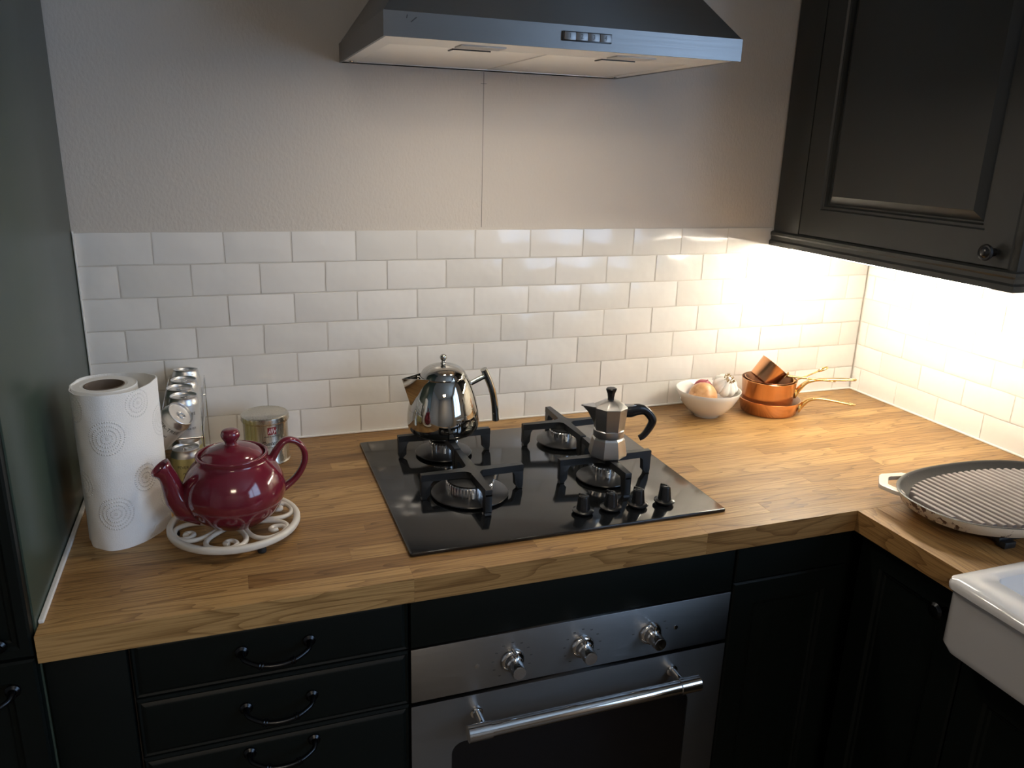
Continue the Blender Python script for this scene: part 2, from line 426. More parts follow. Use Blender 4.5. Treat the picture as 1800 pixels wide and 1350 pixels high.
box(bm, wx0, wx1, WY0, WY1, ZF, WZ0); box(bm, wx0, wx1, WY0, WY1, WZ1, ZC)
wall_right = struct('wall_right', bm, 'plaster')
# window: frame, two sashes
win = thing('window_1', None, None); win['kind'] = 'structure'
bm = B(); fx0, fx1 = RX + .03, RX + .09
for a, b, c, d in ((WY0, WY1, WZ0, WZ0 + .05), (WY0, WY1, WZ1 - .05, WZ1), (WY0, WY0 + .05, WZ0, WZ1), (WY1 - .05, WY1, WZ0, WZ1), (-2.425, -2.375, WZ0, WZ1)):
    box(bm, fx0, fx1, a, b, c, d, 0.003)
obj('window_frame', bm, 'window_paint', win)
for y0, y1 in ((WY0 + .05, -2.425), (-2.375, WY1 - .05)):
    obj('pane', box(B(), RX + .055, RX + .061, y0, y1, WZ0 + .05, WZ1 - .05), 'window_glass', win, smooth=0)
obj('window_sill', box(B(), RX - .02, RX + .03, WY0 - .03, WY1 + .03, WZ0 - .03, WZ0, .004), 'window_paint', win)

# grout beds and tiles, children of the walls
ZT = 7 * TH
obj('grout', box(B(), 0.0005, RX - 0.0005, 0.0032, PB + .002, -.001, ZT - .001), 'grout', wall_back, smooth=0)
obj('grout', box(B(), RX + 0.0032, RX + PB + .002, -1.04, 0.0032, -.001, ZT - .001), 'grout', wall_right, smooth=0)
def tile_mesh(w, h, seed):
    rg = random.Random(seed); bm = B(); nx, nz = 4, 3; t = 0.0062
    g = []
    for k in range(nz + 1):
        row = []
        for i in range(nx + 1):
            edge = i in (0, nx) or k in (0, nz)
            u = -w / 2 + w * i / nx; v = -h / 2 + h * k / nz
            d = 0.0
            if edge: d = 0.0018 + rg.uniform(0, .0007)
            else: d = rg.uniform(-.0007, .0007)
            if i in (0, nx): u += rg.uniform(-.0006, .0006)
            if k in (0, nz): v += rg.uniform(-.0006, .0006)
            row.append(bm.verts.new((u, d, v)))
        g.append(row)
    for k in range(nz):
        for i in range(nx): bm.faces.new((g[k][i], g[k][i + 1], g[k + 1][i + 1], g[k + 1][i]))
    per = g[0] + [g[k][nx] for k in range(1, nz)] + g[nz][::-1] + [g[k][0] for k in range(nz - 1, 0, -1)]
    low = [bm.verts.new((v.co.x, t, v.co.z)) for v in per]
    n = len(per)
    for i in range(n): bm.faces.new((per[i], low[i], low[(i + 1) % n], per[(i + 1) % n]))
    bmesh.ops.recalc_face_normals(bm, faces=bm.faces[:])
    for f in bm.faces:
        pass
    if sum(f.normal.y for f in bm.faces) > 0: bmesh.ops.reverse_faces(bm, faces=bm.faces[:])
    me = bpy.data.meshes.new('tile'); bm.to_mesh(me); bm.free(); me.materials.append(MATS['tile_glaze'])
    me.polygons.foreach_set('use_smooth', [True] * len(me.polygons)); me.set_sharp_from_angle(angle=math.radians(50))
    return me
FULL = [tile_mesh(TP - GAP, TH - GAP, 100 + s) for s in range(9)]
_tn = [0]
def lay(wall, a0, a1, zc, place):
    w = a1 - a0 - GAP
    if w < 0.006: return
    _tn[0] += 1
    me = FULL[_tn[0] * 5 % 9] if abs(w - (TP - GAP)) < 1e-4 else tile_mesh(w, TH - GAP, 500 + _tn[0])
    loc, rz = place((a0 + a1) / 2, zc)
    put('tile', me, wall, loc, (random.uniform(-.006, .006), 0, rz + random.uniform(-.006, .006)))
for row in range(7):
    zc = (6 - row) * TH + TH / 2
    js = [0.0] + [0.0043 + TP * k for k in range(1, 15)] + [RX] if row % 2 == 0 else [0.0] + [0.0043 + TP * (k + .5) for k in range(0, 14)] + [0.0043 + TP * 14.45] + [RX]
    js = sorted(j for j in js if j <= RX)
    if js[-1] - js[-2] < 0.012: js.pop(-2)
    for a, b in zip(js[:-1], js[1:]): lay(wall_back, a, b, zc, lambda c, z: ((c, 0, z), 0))
    off = 0.0277 if row % 2 == 0 else 0.0277 + TP / 2
    js = [0.0] + [off + TP * k for k in range(0, 8)]
    for a, b in zip(js[:-1], js[1:]): lay(wall_right, a, b, zc, lambda c, z: ((RX, -c, z), -PI / 2))
# pencil line left on the plaster below the hood
bm = B(); box(bm, .8056, .8064, PB - .0004, PB + .001, ZT + .004, .775); box(bm, .7995, .8125, PB - .0004, PB + .001, .7515, .7523)
obj('pencil_line', bm, 'pencil', wall_back, smooth=0)
# sealant beads along the worktop
struct('trim_1', box(B(), 0.004, RX, -.0045, .0006, .0003, .0045, .0012), 'sealant')
struct('trim_2', box(B(), RX - .0045, RX + .0006, -.880, .0, .0003, .0045, .0012), 'sealant')
struct('trim_3', box(B(), .0004, .0075, -.618, -.004, .0003, .0060, .0015), 'sealant')
struct('trim_4', box(B(), .0004, .0035, -.005, .001, .004, ZT + .003, .0008), 'sealant')

# ------------------------------------------------------------------ worktop of oak staves
WD, WK, IX = 0.6476, 0.0407, 1.3416
worktop = thing('worktop', 'L-shaped oak butcher-block worktop running along the tiled back wall', 'worktop', (0.95, -.32, -WK))
def stave(x0, x1, y0, y1, along_x=True):
    L, W_ = (x1 - x0, y1 - y0) if along_x else (y1 - y0, x1 - x0)
    g = 0.00002
    bm = box(B(), -L / 2 + g, L / 2 - g, -W_ / 2 + g, W_ / 2 - g, -WK / 2, WK / 2, 0.00022, 1)
    obj('stave', bm, 'oak', worktop, ((x0 + x1) / 2 - 0.95, (y0 + y1) / 2 + .32, WK / 2), (0, 0, 0 if along_x else PI / 2), smooth=0)
HX0, HX1, HY0, HY1 = 0.5126, 1.099, -.0774, -.5834       # the hob
rows_ = 16; sw = (WD - .0003) / rows_
rg = random.Random(31)
for k in range(rows_):
    y1 = -.0003 - sw * k; y0 = y1 - sw
    x = 0.0006; joints = [x]
    x = -rg.uniform(0.02, 0.42)
    while True:
        x += rg.uniform(0.30, 0.62)
        if k == rows_ - 1 and False: pass
        if x > RX - .12: break
        if x > .05: joints.append(x)
    if k == rows_ - 1: joints = [0.0006, 0.505, 1.02, 1.55]
    joints.append(RX - .0006)
    for a, b in zip(joints[:-1], joints[1:]): stave(a, b, y0, y1)
SY = -.884                                             # the sink starts here
nx = 13; sw2 = (RX - .0006 - IX) / nx
for k in range(nx):
    x0 = IX + sw2 * k; x1 = x0 + sw2
    if k in (3, 7, 10):
        ym = -WD - .0006 - rg.uniform(.06, .18); stave(x0, x1, ym, -WD - .0004, False); stave(x0, x1, SY, ym, False)
    else: stave(x0, x1, SY, -WD - .0004, False)

# ------------------------------------------------------------------ tall cabinet on the left
FY = -.6276                                            # plane of the base unit fronts
tall = thing('tall_cabinet', 'tall dark green cabinet standing beside the left end of the worktop', 'cabinet', (-.3, -.3, ZF))
zz = -ZF
obj('side_panel', box(B(), .281, .2995, -.327, .30, .0, zz + 1.44, .0012), 'green_panel', tall)
obj('carcass', box(B(), -.3, .2805, -.325, .298, .06, zz + 1.43), 'green_paint_shaded', tall, smooth=0)
def framed(x0, x1, z0, z1, t, stile, mat, name, parent, plane='y', y=0.0):
    """a door or drawer front: slab with a moulded recessed frame and a raised field; faces -y (or -x)"""
    if plane == 'y': pl = lambda u, v, d: Vector((u, y + d, v))
    else: pl = lambda u, v, d: Vector((y + d, u, v))
    bm = B()
    rg_ = [(0.0, t), (0.0, 0.003), (0.003, 0.0), (stile, 0.0), (stile + .004, 0.005), (stile + .009, 0.0055), (stile + .012, 0.008),
           (stile + .014, 0.008), (stile + .036, 0.003), (stile + .038, 0.0028)] if stile else [(0.0, t), (0.0, 0.002), (0.002, 0.0)]
    mould_frame(bm, x0, x1, z0, z1, rg_, pl)
    bm.faces.new([bm.verts.new(pl(u, v, t)) for u, v in ((x0, z0), (x0, z1), (x1, z1), (x1, z0))])
    bmesh.ops.remove_doubles(bm, verts=bm.verts[:], dist=1e-5)
    return obj(name, bm, mat, parent, smooth=20)
def bow_handle(parent, cx, y, z, w=.096, mat='pewter'):
    """bow handle with two posts and collars standing off a front that faces -y"""
    bm = B(); h = w / 2
    pts = spline([(-h, 0, .0), (-h, -.010, .0), (-h * .92, -.020, -.003), (-h * .5, -.031, -.008), (0, -.034, -.010), (h * .5, -.031, -.008), (h * .92, -.020, -.003), (h, -.010, 0), (h, 0, 0)], 6)
    tube(bm, pts, [.0055, .0050, .0036, .0034, .0040, .0046, .0040, .0034, .0036, .0050, .0055], 10)
    for s in (-1, 1):
        lathe(bm, [(0, .0), (.0095, 0), (.0095, .003), (.006, .006), (0, .006)], 16, Matrix.Translation((s * h, 0, 0)) @ Matrix.Rotation(PI / 2, 4, 'X'))
        for dx in (.40, .48):
            i = min(range(len(pts)), key=lambda q: abs(pts[q].x - s * h * dx))
            t = (pts[min(i + 1, len(pts) - 1)] - pts[i - 1]).normalized()
            lathe(bm, [(0, -.0012), (.0055, -.0012), (.0062, 0), (.0055, .0012), (0, .0012)], 12, Matrix.Translation(pts[i]) @ t.to_track_quat('Z', 'Y').to_matrix().to_4x4())
    return obj('handle', bm, mat, parent, (cx, y, z), smooth=40)
d = framed(-.29, .297, zz - .030, zz + 1.40, .02, .014, 'green_paint_shaded', 'door', tall, 'y', -.347)
bow_handle(d, .212, -.347, zz - .006)
d = framed(-.29, .297, zz - .40, zz - .034, .02, .030, 'green_paint_shaded', 'drawer', tall, 'y', -.347)
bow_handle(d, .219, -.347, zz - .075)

# ------------------------------------------------------------------ base units
PL = ZF + .10
unit = thing('drawer_unit', 'dark green base unit with three handled drawers left of the oven', 'cabinet', (.303, -.3, ZF))
obj('carcass', box(B(), -.198, .198, -.306, .29, .10, zz - .0425), 'green_paint_shaded', unit, smooth=0)
for (z0, z1, hz, st) in ((-.1395, -.0445, -.0885, .0), (-.2415, -.1425, -.1865, .0), (-.52, -.2445, -.268, .0)):
    t = .02; bm = B(); x0, x1 = -.1978, .1972
    pl = lambda u, v, d: Vector((u, -.3276 + d, v))
    mould_frame(bm, x0, x1, zz + z0, zz + z1, [(0, t), (0, .006), (.003, .002), (.006, .0035), (.010, .0008), (.013, 0)], pl)
    bm.faces.new([bm.verts.new(pl(u, v, t)) for u, v in ((x0, zz + z0), (x0, zz + z1), (x1, zz + z1), (x1, zz + z0))])
    bmesh.ops.remove_doubles(bm, verts=bm.verts[:], dist=1e-5)
    dr = obj('drawer', bm, 'green_paint_shaded', unit, smooth=20)
    bow_handle(dr, -.003, -.3276, zz + hz)
fil = tag(obj('filler_panel', box(B(), .0, .100, -.0085, .0115, -.40, -.0425, .0015), 'green_paint_shaded', None, (.002, FY + .007, 0)),
          'narrow dark green filler panel under the left end of the worktop', 'panel')
corner = thing('corner_cabinet', 'dark green corner base cabinet in deep shade right of the oven', 'cabinet', (1.23, -.3, ZF))
obj('carcass', box(B(), -.128, .60, -.306, .29, .10, zz - .0425), 'green_paint_shaded', corner, smooth=0)
framed(-.127, .128, zz - .122, zz - .0445, .02, 0, 'green_paint_shaded', 'drawer', corner, 'y', -.3276)
framed(-.127, .128, zz - .70, zz - .1255, .02, .045, 'green_paint_shaded', 'door', corner, 'y', -.3276)
side = thing('sink_cabinet', 'dark green base cabinet holding up the white sink', 'cabinet', (1.62, -1.0, ZF))
obj('carcass', box(B(), -.238, .27, -.60, .368, .10, zz - .145), 'green_paint_shaded', side, smooth=0)
obj('carcass', box(B(), -.238, .27, .117, .368, zz - .146, zz - .0425), 'green_paint_shaded', side, smooth=0)
for (y0, y1, z1) in ((.1085, .350, -.0445), (-.40, .1055, -.150)):
    framed(y0, y1, zz - .80, zz + z1, .02, .05, 'green_paint_shaded', 'door', side, 'x', -.258)
bm = B(); lathe(bm, [(0, 0), (.006, 0), (.005, .012), (.013, .017), (.0145, .022), (.010, .026), (0, .027)], 20, Matrix.Rotation(-PI / 2, 4, 'Y'))
obj('knob', bm, 'pewter', side, (-.258, .155, zz - .09))

# ------------------------------------------------------------------ oven
oven = thing('built_in_oven', 'stainless steel built-in oven with three knobs under the hob', 'oven', (.8, -.3, ZF))
obj('cavity_housing', box(B(), -.285, .285, -.308, .28, zz - .72, zz - .135), 'enamel_black', oven, smooth=0)
obj('filler_strip', box(B(), -.297, .297, -.3275, -.3085, zz - .1365, zz - .0425, .001), 'green_paint_shaded', oven)
pan = obj('control_panel', box(B(), -.2975, .2975, -.3285, -.3075, zz - .2395, zz - .1393, .0015), 'steel_brushed', oven)
for kx, rot in ((-.1257, .0), (.0025, .15), (.1347, .0)):
    M = Matrix.Translation((kx, -.3285, zz - .1935)) @ Matrix.Rotation(PI / 2, 4, 'X')
    bm = B()
    lathe(bm, [(0, 0), (.0215, 0), (.0215, .003), (.019, .006), (.0155, .007), (.0150, .016), (.0128, .018), (.0122, .036), (.0110, .038), (0, .0382)], 32, M)
    Rm = M @ Matrix.Rotation(rot, 4, 'Z')
    fin = box(B(), -.0026, .0026, .010, .0245, .002, .020, .0012)
    for v in fin.verts: v.co = Rm @ Vector((v.co.x, v.co.y, v.co.z))
    join(bm, fin)
    obj('knob', bm, 'chrome', pan, smooth=40)
    bm = B()
    for a in range(-140, 141, 28):
        if kx > .1 and a not in (-56, -84, 84): continue
        t = math.radians(a + 90); c = Vector((kx + .034 * math.cos(t), -.3288, zz - .1935 + .034 * math.sin(t)))
        box(bm, c.x - .0022, c.x + .0022, c.y - .0002, c.y + .0006, c.z - .0008, c.z + .0008)
    obj('dial_marks', bm, 'grey_print', pan, smooth=0)
for kx in (-.187, .187):
    bm = B(); lathe(bm, [(0, 0), (.004, 0), (.004, .0008), (.0026, .001), (0, .001)], 14, Matrix.Translation((kx, -.3285, zz - .192)) @ Matrix.Rotation(PI / 2, 4, 'X'))
    obj('indicator_lamp', bm, 'chrome', pan)
dz1, dz0 = zz - .2470, zz - .70
# door: frame with rounded window opening
bm = B(); xo = .2975; wx, wz1, wz0 = .229, zz - .3360, zz - .66; rad = .022
outer = [(-xo, dz0), (xo, dz0), (xo, dz1), (-xo, dz1)]
inner = rrect(2 * wx, wz1 - wz0, rad, 6, 0, (wz0 + wz1) / 2)
for yf, yb in ((-.3285, -.3075),):
    fo = [bm.verts.new((u, yf, v)) for u, v in outer]; fi = [bm.verts.new((u, yf, v)) for u, v in inner]
    es = [bm.edges.new((fo[i], fo[(i + 1) % 4])) for i in range(4)] + [bm.edges.new((fi[i], fi[(i + 1) % len(fi)])) for i in range(len(fi))]
    bmesh.ops.triangle_fill(bm, use_beauty=True, use_dissolve=False, edges=es)
    bo = [bm.verts.new((u, yb, v)) for u, v in outer]; bi = [bm.verts.new((u, yf + .004, v)) for u, v in inner]
    for i in range(4): bm.faces.new((fo[i], fo[(i + 1) % 4], bo[(i + 1) % 4], bo[i]))
    for i in range(len(fi)): bm.faces.new((fi[i], fi[(i + 1) % len(fi)], bi[(i + 1) % len(fi)], bi[i]))
door = obj('door', bm, 'steel_brushed', oven, smooth=30)
obj('window', box(B(), -wx - .01, wx + .01, -.3262, -.3225, wz0 - .01, wz1 + .01), 'oven_glass', door, smooth=0)
bm = B(); hz = zz - .2820; hy = -.3285 - .047
tube(bm, [(-.196, hy, hz), (.196, hy, hz)], .0120, 20)
for s in (-1, 1):
    tube(bm, [(s * .215, hy, hz), (s * .176, hy, hz)], .0140, 20)
    tube(bm, [(s * .187, hy, hz), (s * .187, -.328, hz)], .0075, 14)
    lathe(bm, [(0, 0), (.011, 0), (.011, .003), (.008, .004), (0, .004)], 16, Matrix.Translation((s * .187, -.3285, hz)) @ Matrix.Rotation(PI / 2, 4, 'X'))
obj('handle', bm, 'chrome', door, smooth=40)

# ------------------------------------------------------------------ gas hob
hob = thing('gas_hob', 'black glass gas hob with four burners set into the oak worktop', 'hob', ((HX0 + HX1) / 2, (HY0 + HY1) / 2, 0))
ox, oy = (HX0 + HX1) / 2, (HY0 + HY1) / 2
hw, hd = (HX1 - HX0) / 2, (HY0 - HY1) / 2
bm = B(); extrude_poly(bm, rrect(2 * hw, 2 * hd, .004, 3), lambda u, v, h: Vector((u, v, h)), .0003, .006, .0012)
obj('glass_panel', bm, 'hob_glass', hob)
def burner(cx, cy, rc, rs):
    base = B()
    lathe(base, [(rc + .004, .0062), (rc + .006, .0085), (rs - .003, .0095), (rs, .0112), (rs - .0008, .0128), (rs - .010, .0152), (rc + .007, .0170), (rc + .002, .0176), (rc - .004, .0176), (0, .0176)], 56)
    b = obj('burner', base, 'enamel_black', hob, (cx - ox, cy - oy, 0))
    n = int(rc * 2 * PI / .0062); cr_ = B(); prof = [(0, .0170), (rc - .003, .0170), (rc, .0178), (rc, .0340), (rc - .002, .0362), (0, .0362)]
    k = n * 4
    lathe(cr_, prof, k, None, lambda a, z: 0.93 if (int(round(a / (2 * PI) * k)) % 4 == 0) else 1.0)
    obj('flame_ring', cr_, 'can_alu', b, smooth=25)
    cap = B(); lathe(cap, [(0, .0358), (rc - .0035, .0358), (rc - .0015, .0368), (rc - .0015, .0392), (rc - .004, .0404), (0, .0407)], 48)
    obj('burner_cap', cap, 'black_iron', b)
    pin = B(); a = -1.75
    lathe(pin, [(0, .02), (.0022, .02), (.0022, .029), (.0012, .030), (0, .0305)], 12, Matrix.Translation(((rc + .005) * math.cos(a), (rc + .005) * math.sin(a), 0)))
    obj('spark_pin', pin, 'cord_white', b)
    pin = B(); a = .9
    lathe(pin, [(0, .012), (.003, .012), (.003, .028), (.002, .031), (0, .0315)], 12, Matrix.Translation(((rc + .006) * math.cos(a), (rc + .006) * math.sin(a), 0)))
    obj('thermocouple', pin, 'chrome', b)
CX0, CX1, CY0, CY1 = .673, .945, -.186, -.391
burner(CX0 - .006, CY1 - .004, .045, .072); burner(CX0 - .002, CY0, .030, .059); burner(CX1 - .004, CY0 - .003, .030, .058); burner(CX1 - .004, CY1 - .006, .0235, .054)
def pan_support(cx, cy):
    bm = B(); L = .0985; w = .0066; top, zb, f = .0550, .0415, .016
    out = []
    for q in range(4):
        a = q * PI / 2; c, s = math.cos(a), math.sin(a)
        loc = [(L, -w), (L, w), (w + f, w)] + [(w + f - f * math.sin(t), w + f - f * math.cos(t)) for t in (PI / 8, PI / 4, 3 * PI / 8)]
        out += [(c * u - s * v, s * u + c * v) for u, v in loc]
    extrude_poly(bm, out, lambda u, v, h: Vector((u, v, h)), zb, top, .0012)
    for q in range(4):
        a = q * PI / 2; c, s = math.cos(a), math.sin(a)
        prof = [(L, zb + .004), (L, .013), (L - .003, .0095), (L - .0005, .0062), (L - .011, .0062), (L - .0095, .0095), (L - .0165, .015), (L - .0165, .036), (L - .019, .040), (L - .026, zb + .003)]
        extrude_poly(bm, prof, lambda u, v, h, c=c, s=s: Vector((c * u - s * h, s * u + c * h, v)), -w * .98, w * .98, .0010)
    obj('pan_support', bm, 'black_iron', hob, (cx - ox, cy - oy, 0), smooth=30)
for cx in (CX0, CX1):
    for cy in (CY0, CY1): pan_support(cx, cy)
for i, (kx, ky) in enumerate(((.8384, -.5255), (.8925, -.5265), (.947, -.5275), (1.0015, -.5285))):
    bm = B()
    lathe(bm, [(0, .006), (.008, .006), (.008, .0088), (.0180, .0092), (.0195, .0105), (.0192, .0128), (.0165, .0140), (.0125, .0148), (.0118, .018), (.0098, .037), (.0090, .0395), (.0072, .0402), (0, .0402)], 32)
    fin = box(B(), -.0022, .0022, .005, .0135, .014, .0425, .001)
    R_ = Matrix.Rotation(math.radians(28 + (10 if i == 1 else 0)), 4, 'Z')
    for v in fin.verts: v.co = R_ @ Vector((v.co.x, v.co.y - (v.co.z - .014) * .11, v.co.z))
    join(bm, fin)
    kn = obj('control_knob', bm, 'knob_black', hob, (kx - ox, ky - oy, 0), smooth=35)
    bm = B(); lathe(bm, [(.0028, .0402), (.0028, .0409), (.0066, .0409), (.0070, .0402)], 24)
    obj('knob_ring', bm, 'pewter', kn)

# ------------------------------------------------------------------ cooker hood
hx0, hx1, hy0, hy1, hb = .5075, 1.1125, -.462, PB - .0005, .7762
hood = thing('cooker_hood', 'stainless steel chimney cooker hood fixed above the hob', 'hood', ((hx0 + hx1) / 2, -.23, hb))
hcx, hcy = (hx0 + hx1) / 2, -.23
def HL(*p): return (p[0] - hcx, p[1] - hcy, p[2] - hb)
bt = .0345
bm = B()
def ring4(x0, x1, y0, y1, z): return [HL(x0, y0, z), HL(x1, y0, z), HL(x1, y1, z), HL(x0, y1, z)]
loops = [ring4(hx0 + .006, hx1 - .006, hy0 + .006, hy1, hb + .004), ring4(hx0 + .004, hx1 - .004, hy0 + .004, hy1, hb), ring4(hx0, hx1, hy0, hy1, hb), ring4(hx0, hx1, hy0, hy1, hb + bt)]
loft(bm, loops, False, False)
obj('rim_band', bm, 'steel_brushed', hood, smooth=0, recalc=False)
bm = B()
ch = .5105
loft(bm, [ring4(hx0 + .001, hx1 - .001, hy0 + .001, hy1, hb + bt), ring4(.68, .94, -.255, hy1, hb + bt + .235)], True, False)
obj('canopy', bm, 'steel_brushed', hood, smooth=0)
obj('chimney', box(B(), .684 - hcx, .936 - hcx, -.251 - hcy, hy1 - hcy, bt + .234, ZC - hb - .002), 'steel_brushed', hood, smooth=0)
bm = B()                                            # underside plate with lip around the two filters
fy0, fy1 = -.353, hy1 - .012
for a in ((hx0 + .004, hx1 - .004, hy0 + .004, fy0), (hx0 + .004, hx0 + .03, fy0, hy1), (hx1 - .03, hx1 - .004, fy0, hy1), (hx0 + .03, hx1 - .03, fy1, hy1)):
    box(bm, a[0] - hcx, a[1] - hcx, a[2] - hcy, a[3] - hcy, .0015, .010)
obj('underside_plate', bm, 'steel_filter', hood, smooth=0)
mid = .8063
for x0, x1, lx in ((hx0 + .031, mid - .0025, .675), (mid + .0025, hx1 - .031, .943)):
    bm = box(B(), x0 - hcx, x1 - hcx, fy0 + .001 - hcy, fy1 - .001 - hcy, .0020, .009, .0015)
    ff = obj('grease_filter', bm, 'steel_filter', hood, smooth=30)
    bm = box(B(), lx - .033 - hcx, lx + .033 - hcx, -.3425 - hcy, -.3405 - hcy, .0002, .0022)
    box(bm, lx - .033 - hcx, lx - .030 - hcx, -.3425 - hcy, -.315 - hcy, .0002, .0022)
    obj('latch', bm, 'enamel_black', ff, smooth=0)
    lamp = obj('lamp_cover', box(B(), lx - .037 - hcx, lx + .037 - hcx, -.412 - hcy, -.372 - hcy, -.0006, .002, .0004), 'lamp_lens', hood)
for (sx, sy) in ((hx0 + .018, hy1 - .03), (hx1 - .018, hy1 - .03)):
    bm = B(); lathe(bm, [(0, -.002), (.003, -.0018), (.004, 0), (.004, .002), (0, .002)], 12); obj('screw', bm, 'chrome', hood, HL(sx, sy, hb + .001))
bp_ = obj('button_panel', box(B(), .7845 - hcx, .8685 - hcx, hy0 - .0035 - hcy, hy0 + .001 - hcy, .0115, .0255, .0006), 'enamel_black', hood)
for i in range(4):
    x0 = .7868 + i * .0203
    b_ = obj('button', box(B(), x0 - hcx, x0 + .0199 - hcx, hy0 - .0055 - hcy, hy0 - .003 - hcy, .0128, .0242, .0007), 'steel_brushed', bp_)
    c_ = x0 + .0095 - hcx
    tb = text_bm(str(i + 1), .0095, 0, lambda u, v, c_=c_: (c_ + u, hy0 - .0056 - hcy, .0185 + v))
    o_ = obj('numeral', tb, 'grey_print', None, smooth=0, recalc=False); o_.parent = bp_; o_.location = (0, 0, 0)
bm = B()
for (a, b, c, d_) in ((.5475, .5560, .0205, .0275), (.5415, .5425, .0255, .0300)):
    tube(bm, [(a - hcx, hy0 - .0003 - hcy, c), (b - hcx, hy0 - .0003 - hcy, d_)], .0007, 6)
obj('scratch', bm, 'grey_print', hood)

# ------------------------------------------------------------------ wall cabinet with its light rail
WCX, WCY0, WCY1, WCZ = 1.575, -.678, -.0008, .4405
wc = thing('wall_cabinet', 'charcoal framed-door wall cabinet hung above the tiled corner', 'cabinet', (1.74, -.34, WCZ))
def WL(x, y, z): return Vector((x - 1.74, y + .34, z - WCZ))
def wbox(bm, x0, x1, y0, y1, z0, z1, bev=0): return box(bm, x0 - 1.74, x1 - 1.74, y0 + .34, y1 + .34, z0 - WCZ, z1 - WCZ, bev)
bm = B(); wbox(bm, WCX + .021, RX + .003, WCY0 + .020, WCY1 + .0, WCZ + .002, 1.20)
obj('carcass', bm, 'charcoal_paint', wc, smooth=0)
obj('side_panel', wbox(B(), WCX + .002, RX + .003, WCY0, WCY0 + .0195, WCZ - .0005, 1.20, .0012), 'charcoal_paint', wc)
obj('filler_strip', wbox(B(), WCX + .002, WCX + .0205, -.0935, WCY1, WCZ, 1.20, .001), 'charcoal_paint', wc)
bm = B(); D0, D1, DZ0, DZ1 = -.6635, -.0960, WCZ + .002, 1.18
pl = lambda u, v, d: WL(WCX + d, u, v)
st = .064
mould_frame(bm, D0, D1, DZ0, DZ1, [(0, .020), (0, .003), (.003, 0), (st, 0), (st + .003, .004), (st + .008, .0045), (st + .011, .0135), (st + .014, .0135), (st + .031, .0030), (st + .0325, .0018)], pl)
bm.faces.new([bm.verts.new(pl(u, v, .020)) for u, v in ((D0, DZ0), (D0, DZ1), (D1, DZ1), (D1, DZ0))])
bmesh.ops.remove_doubles(bm, verts=bm.verts[:], dist=1e-5)
wdoor = obj('door', bm, 'charcoal_paint', wc, smooth=20)
bm = B(); lathe(bm, [(0, 0), (.0075, 0), (.0060, .010), (.0130, .015), (.0150, .020), (.0135, .0235), (.0105, .0225), (.0100, .0225), (.0070, .0255), (0, .0268)], 28, Matrix.Rotation(-PI / 2, 4, 'Y'))
obj('knob', bm, 'bakelite', wdoor, WL(WCX, -.6275, .4705))
# moulded light rail along the front and round the near side
def rail_profile(): return [(.030, .003), (.0, .003), (-.006, .0), (-.006, -.006), (-.0035, -.010), (-.0035, -.018), (-.008, -.022), (-.008, -.033), (.008, -.033), (.008, -.004), (.030, -.004)]
bm = B(); rows = []
for (x, y, sx, sy) in ((WCX, WCY1, 1, 0), (WCX, WCY0, 1, 1), (RX + .002, WCY0, 0, 1)):
    rows.append([bm.verts.new(WL(x + o * sx, y + o * sy, WCZ - .001 + z)) for o, z in rail_profile()])
for a, b in zip(rows[:-1], rows[1:]):
    for i in range(len(a)): bm.faces.new((a[i], a[(i + 1) % len(a)], b[(i + 1) % len(a)], b[i]))
bm.faces.new(rows[0][::-1]); bm.faces.new(rows[-1])
obj('light_rail', bm, 'charcoal_paint', wc, smooth=20)
led = thing('under_cabinet_light', 'glowing strip light under the charcoal wall cabinet', 'light', (1.612, -.32, WCZ - .002))
obj('housing', box(B(), -.014, .014, -.29, .29, -.0285, .0, .001), 'window_paint', led)
bm = B(); prof = [(.011 * math.cos(a), -.0285 - .012 * math.sin(a)) for a in [PI * i / 8 for i in range(9)]]
extrude_poly(bm, prof, lambda u, v, h: Vector((u, h, v)), -.285, .285)
obj('diffuser', bm, 'led_diffuser', led)

# ------------------------------------------------------------------ butler sink
sink = thing('butler_sink', 'white fireclay butler sink with a rolled front rim', 'sink', (1.55, -1.2, -.13))
bm = B(); sx0, sx1, sy0, sy1 = 1.302, 1.80, -1.48, -.8855
def rr3(x0, x1, y0, y1, r, z): return [(u - 1.55, v + 1.2, z + .13) for u, v in rrect(x1 - x0, y1 - y0, r, 8, (x0 + x1) / 2, (y0 + y1) / 2)]
LP = [rr3(sx0 + .03, sx1 - .01, sy0 + .01, sy1 - .02, .02, -.128), rr3(sx0 + .010, sx1 - .004, sy0 + .004, sy1 - .006, .022, -.122), rr3(sx0 + .004, sx1, sy0, sy1 - .001, .020, -.108),
      rr3(sx0 + .006, sx1, sy0, sy1 - .001, .016, -.022), rr3(sx0 + .003, sx1, sy0, sy1, .016, -.016), rr3(sx0 - .005, sx1, sy0, sy1, .016, -.010), rr3(sx0 - .006, sx1, sy0, sy1, .016, -.002),
      rr3(sx0 - .002, sx1, sy0, sy1, .016, .004), rr3(sx0 + .006, sx1 - .006, sy0 + .006, sy1 - .005, .015, .0062),
      rr3(sx0 + .060, sx1 - .03, sy0 + .03, sy1 - .020, .018, .0055), rr3(sx0 + .066, sx1 - .036, sy0 + .036, sy1 - .026, .02, .001), rr3(sx0 + .070, sx1 - .04, sy0 + .04, sy1 - .029, .02, -.03),
      rr3(sx0 + .085, sx1 - .055, sy0 + .055, sy1 - .045, .03, -.105)]
loft(bm, LP)
obj('basin', bm, 'fireclay', sink, smooth=45)
bm = B(); lathe(bm, [(0, .0005), (.030, .0005), (.034, .002), (.042, .0025), (.043, .0005)], 28)
obj('drain', bm, 'chrome', sink, (.0, .0, .0255))

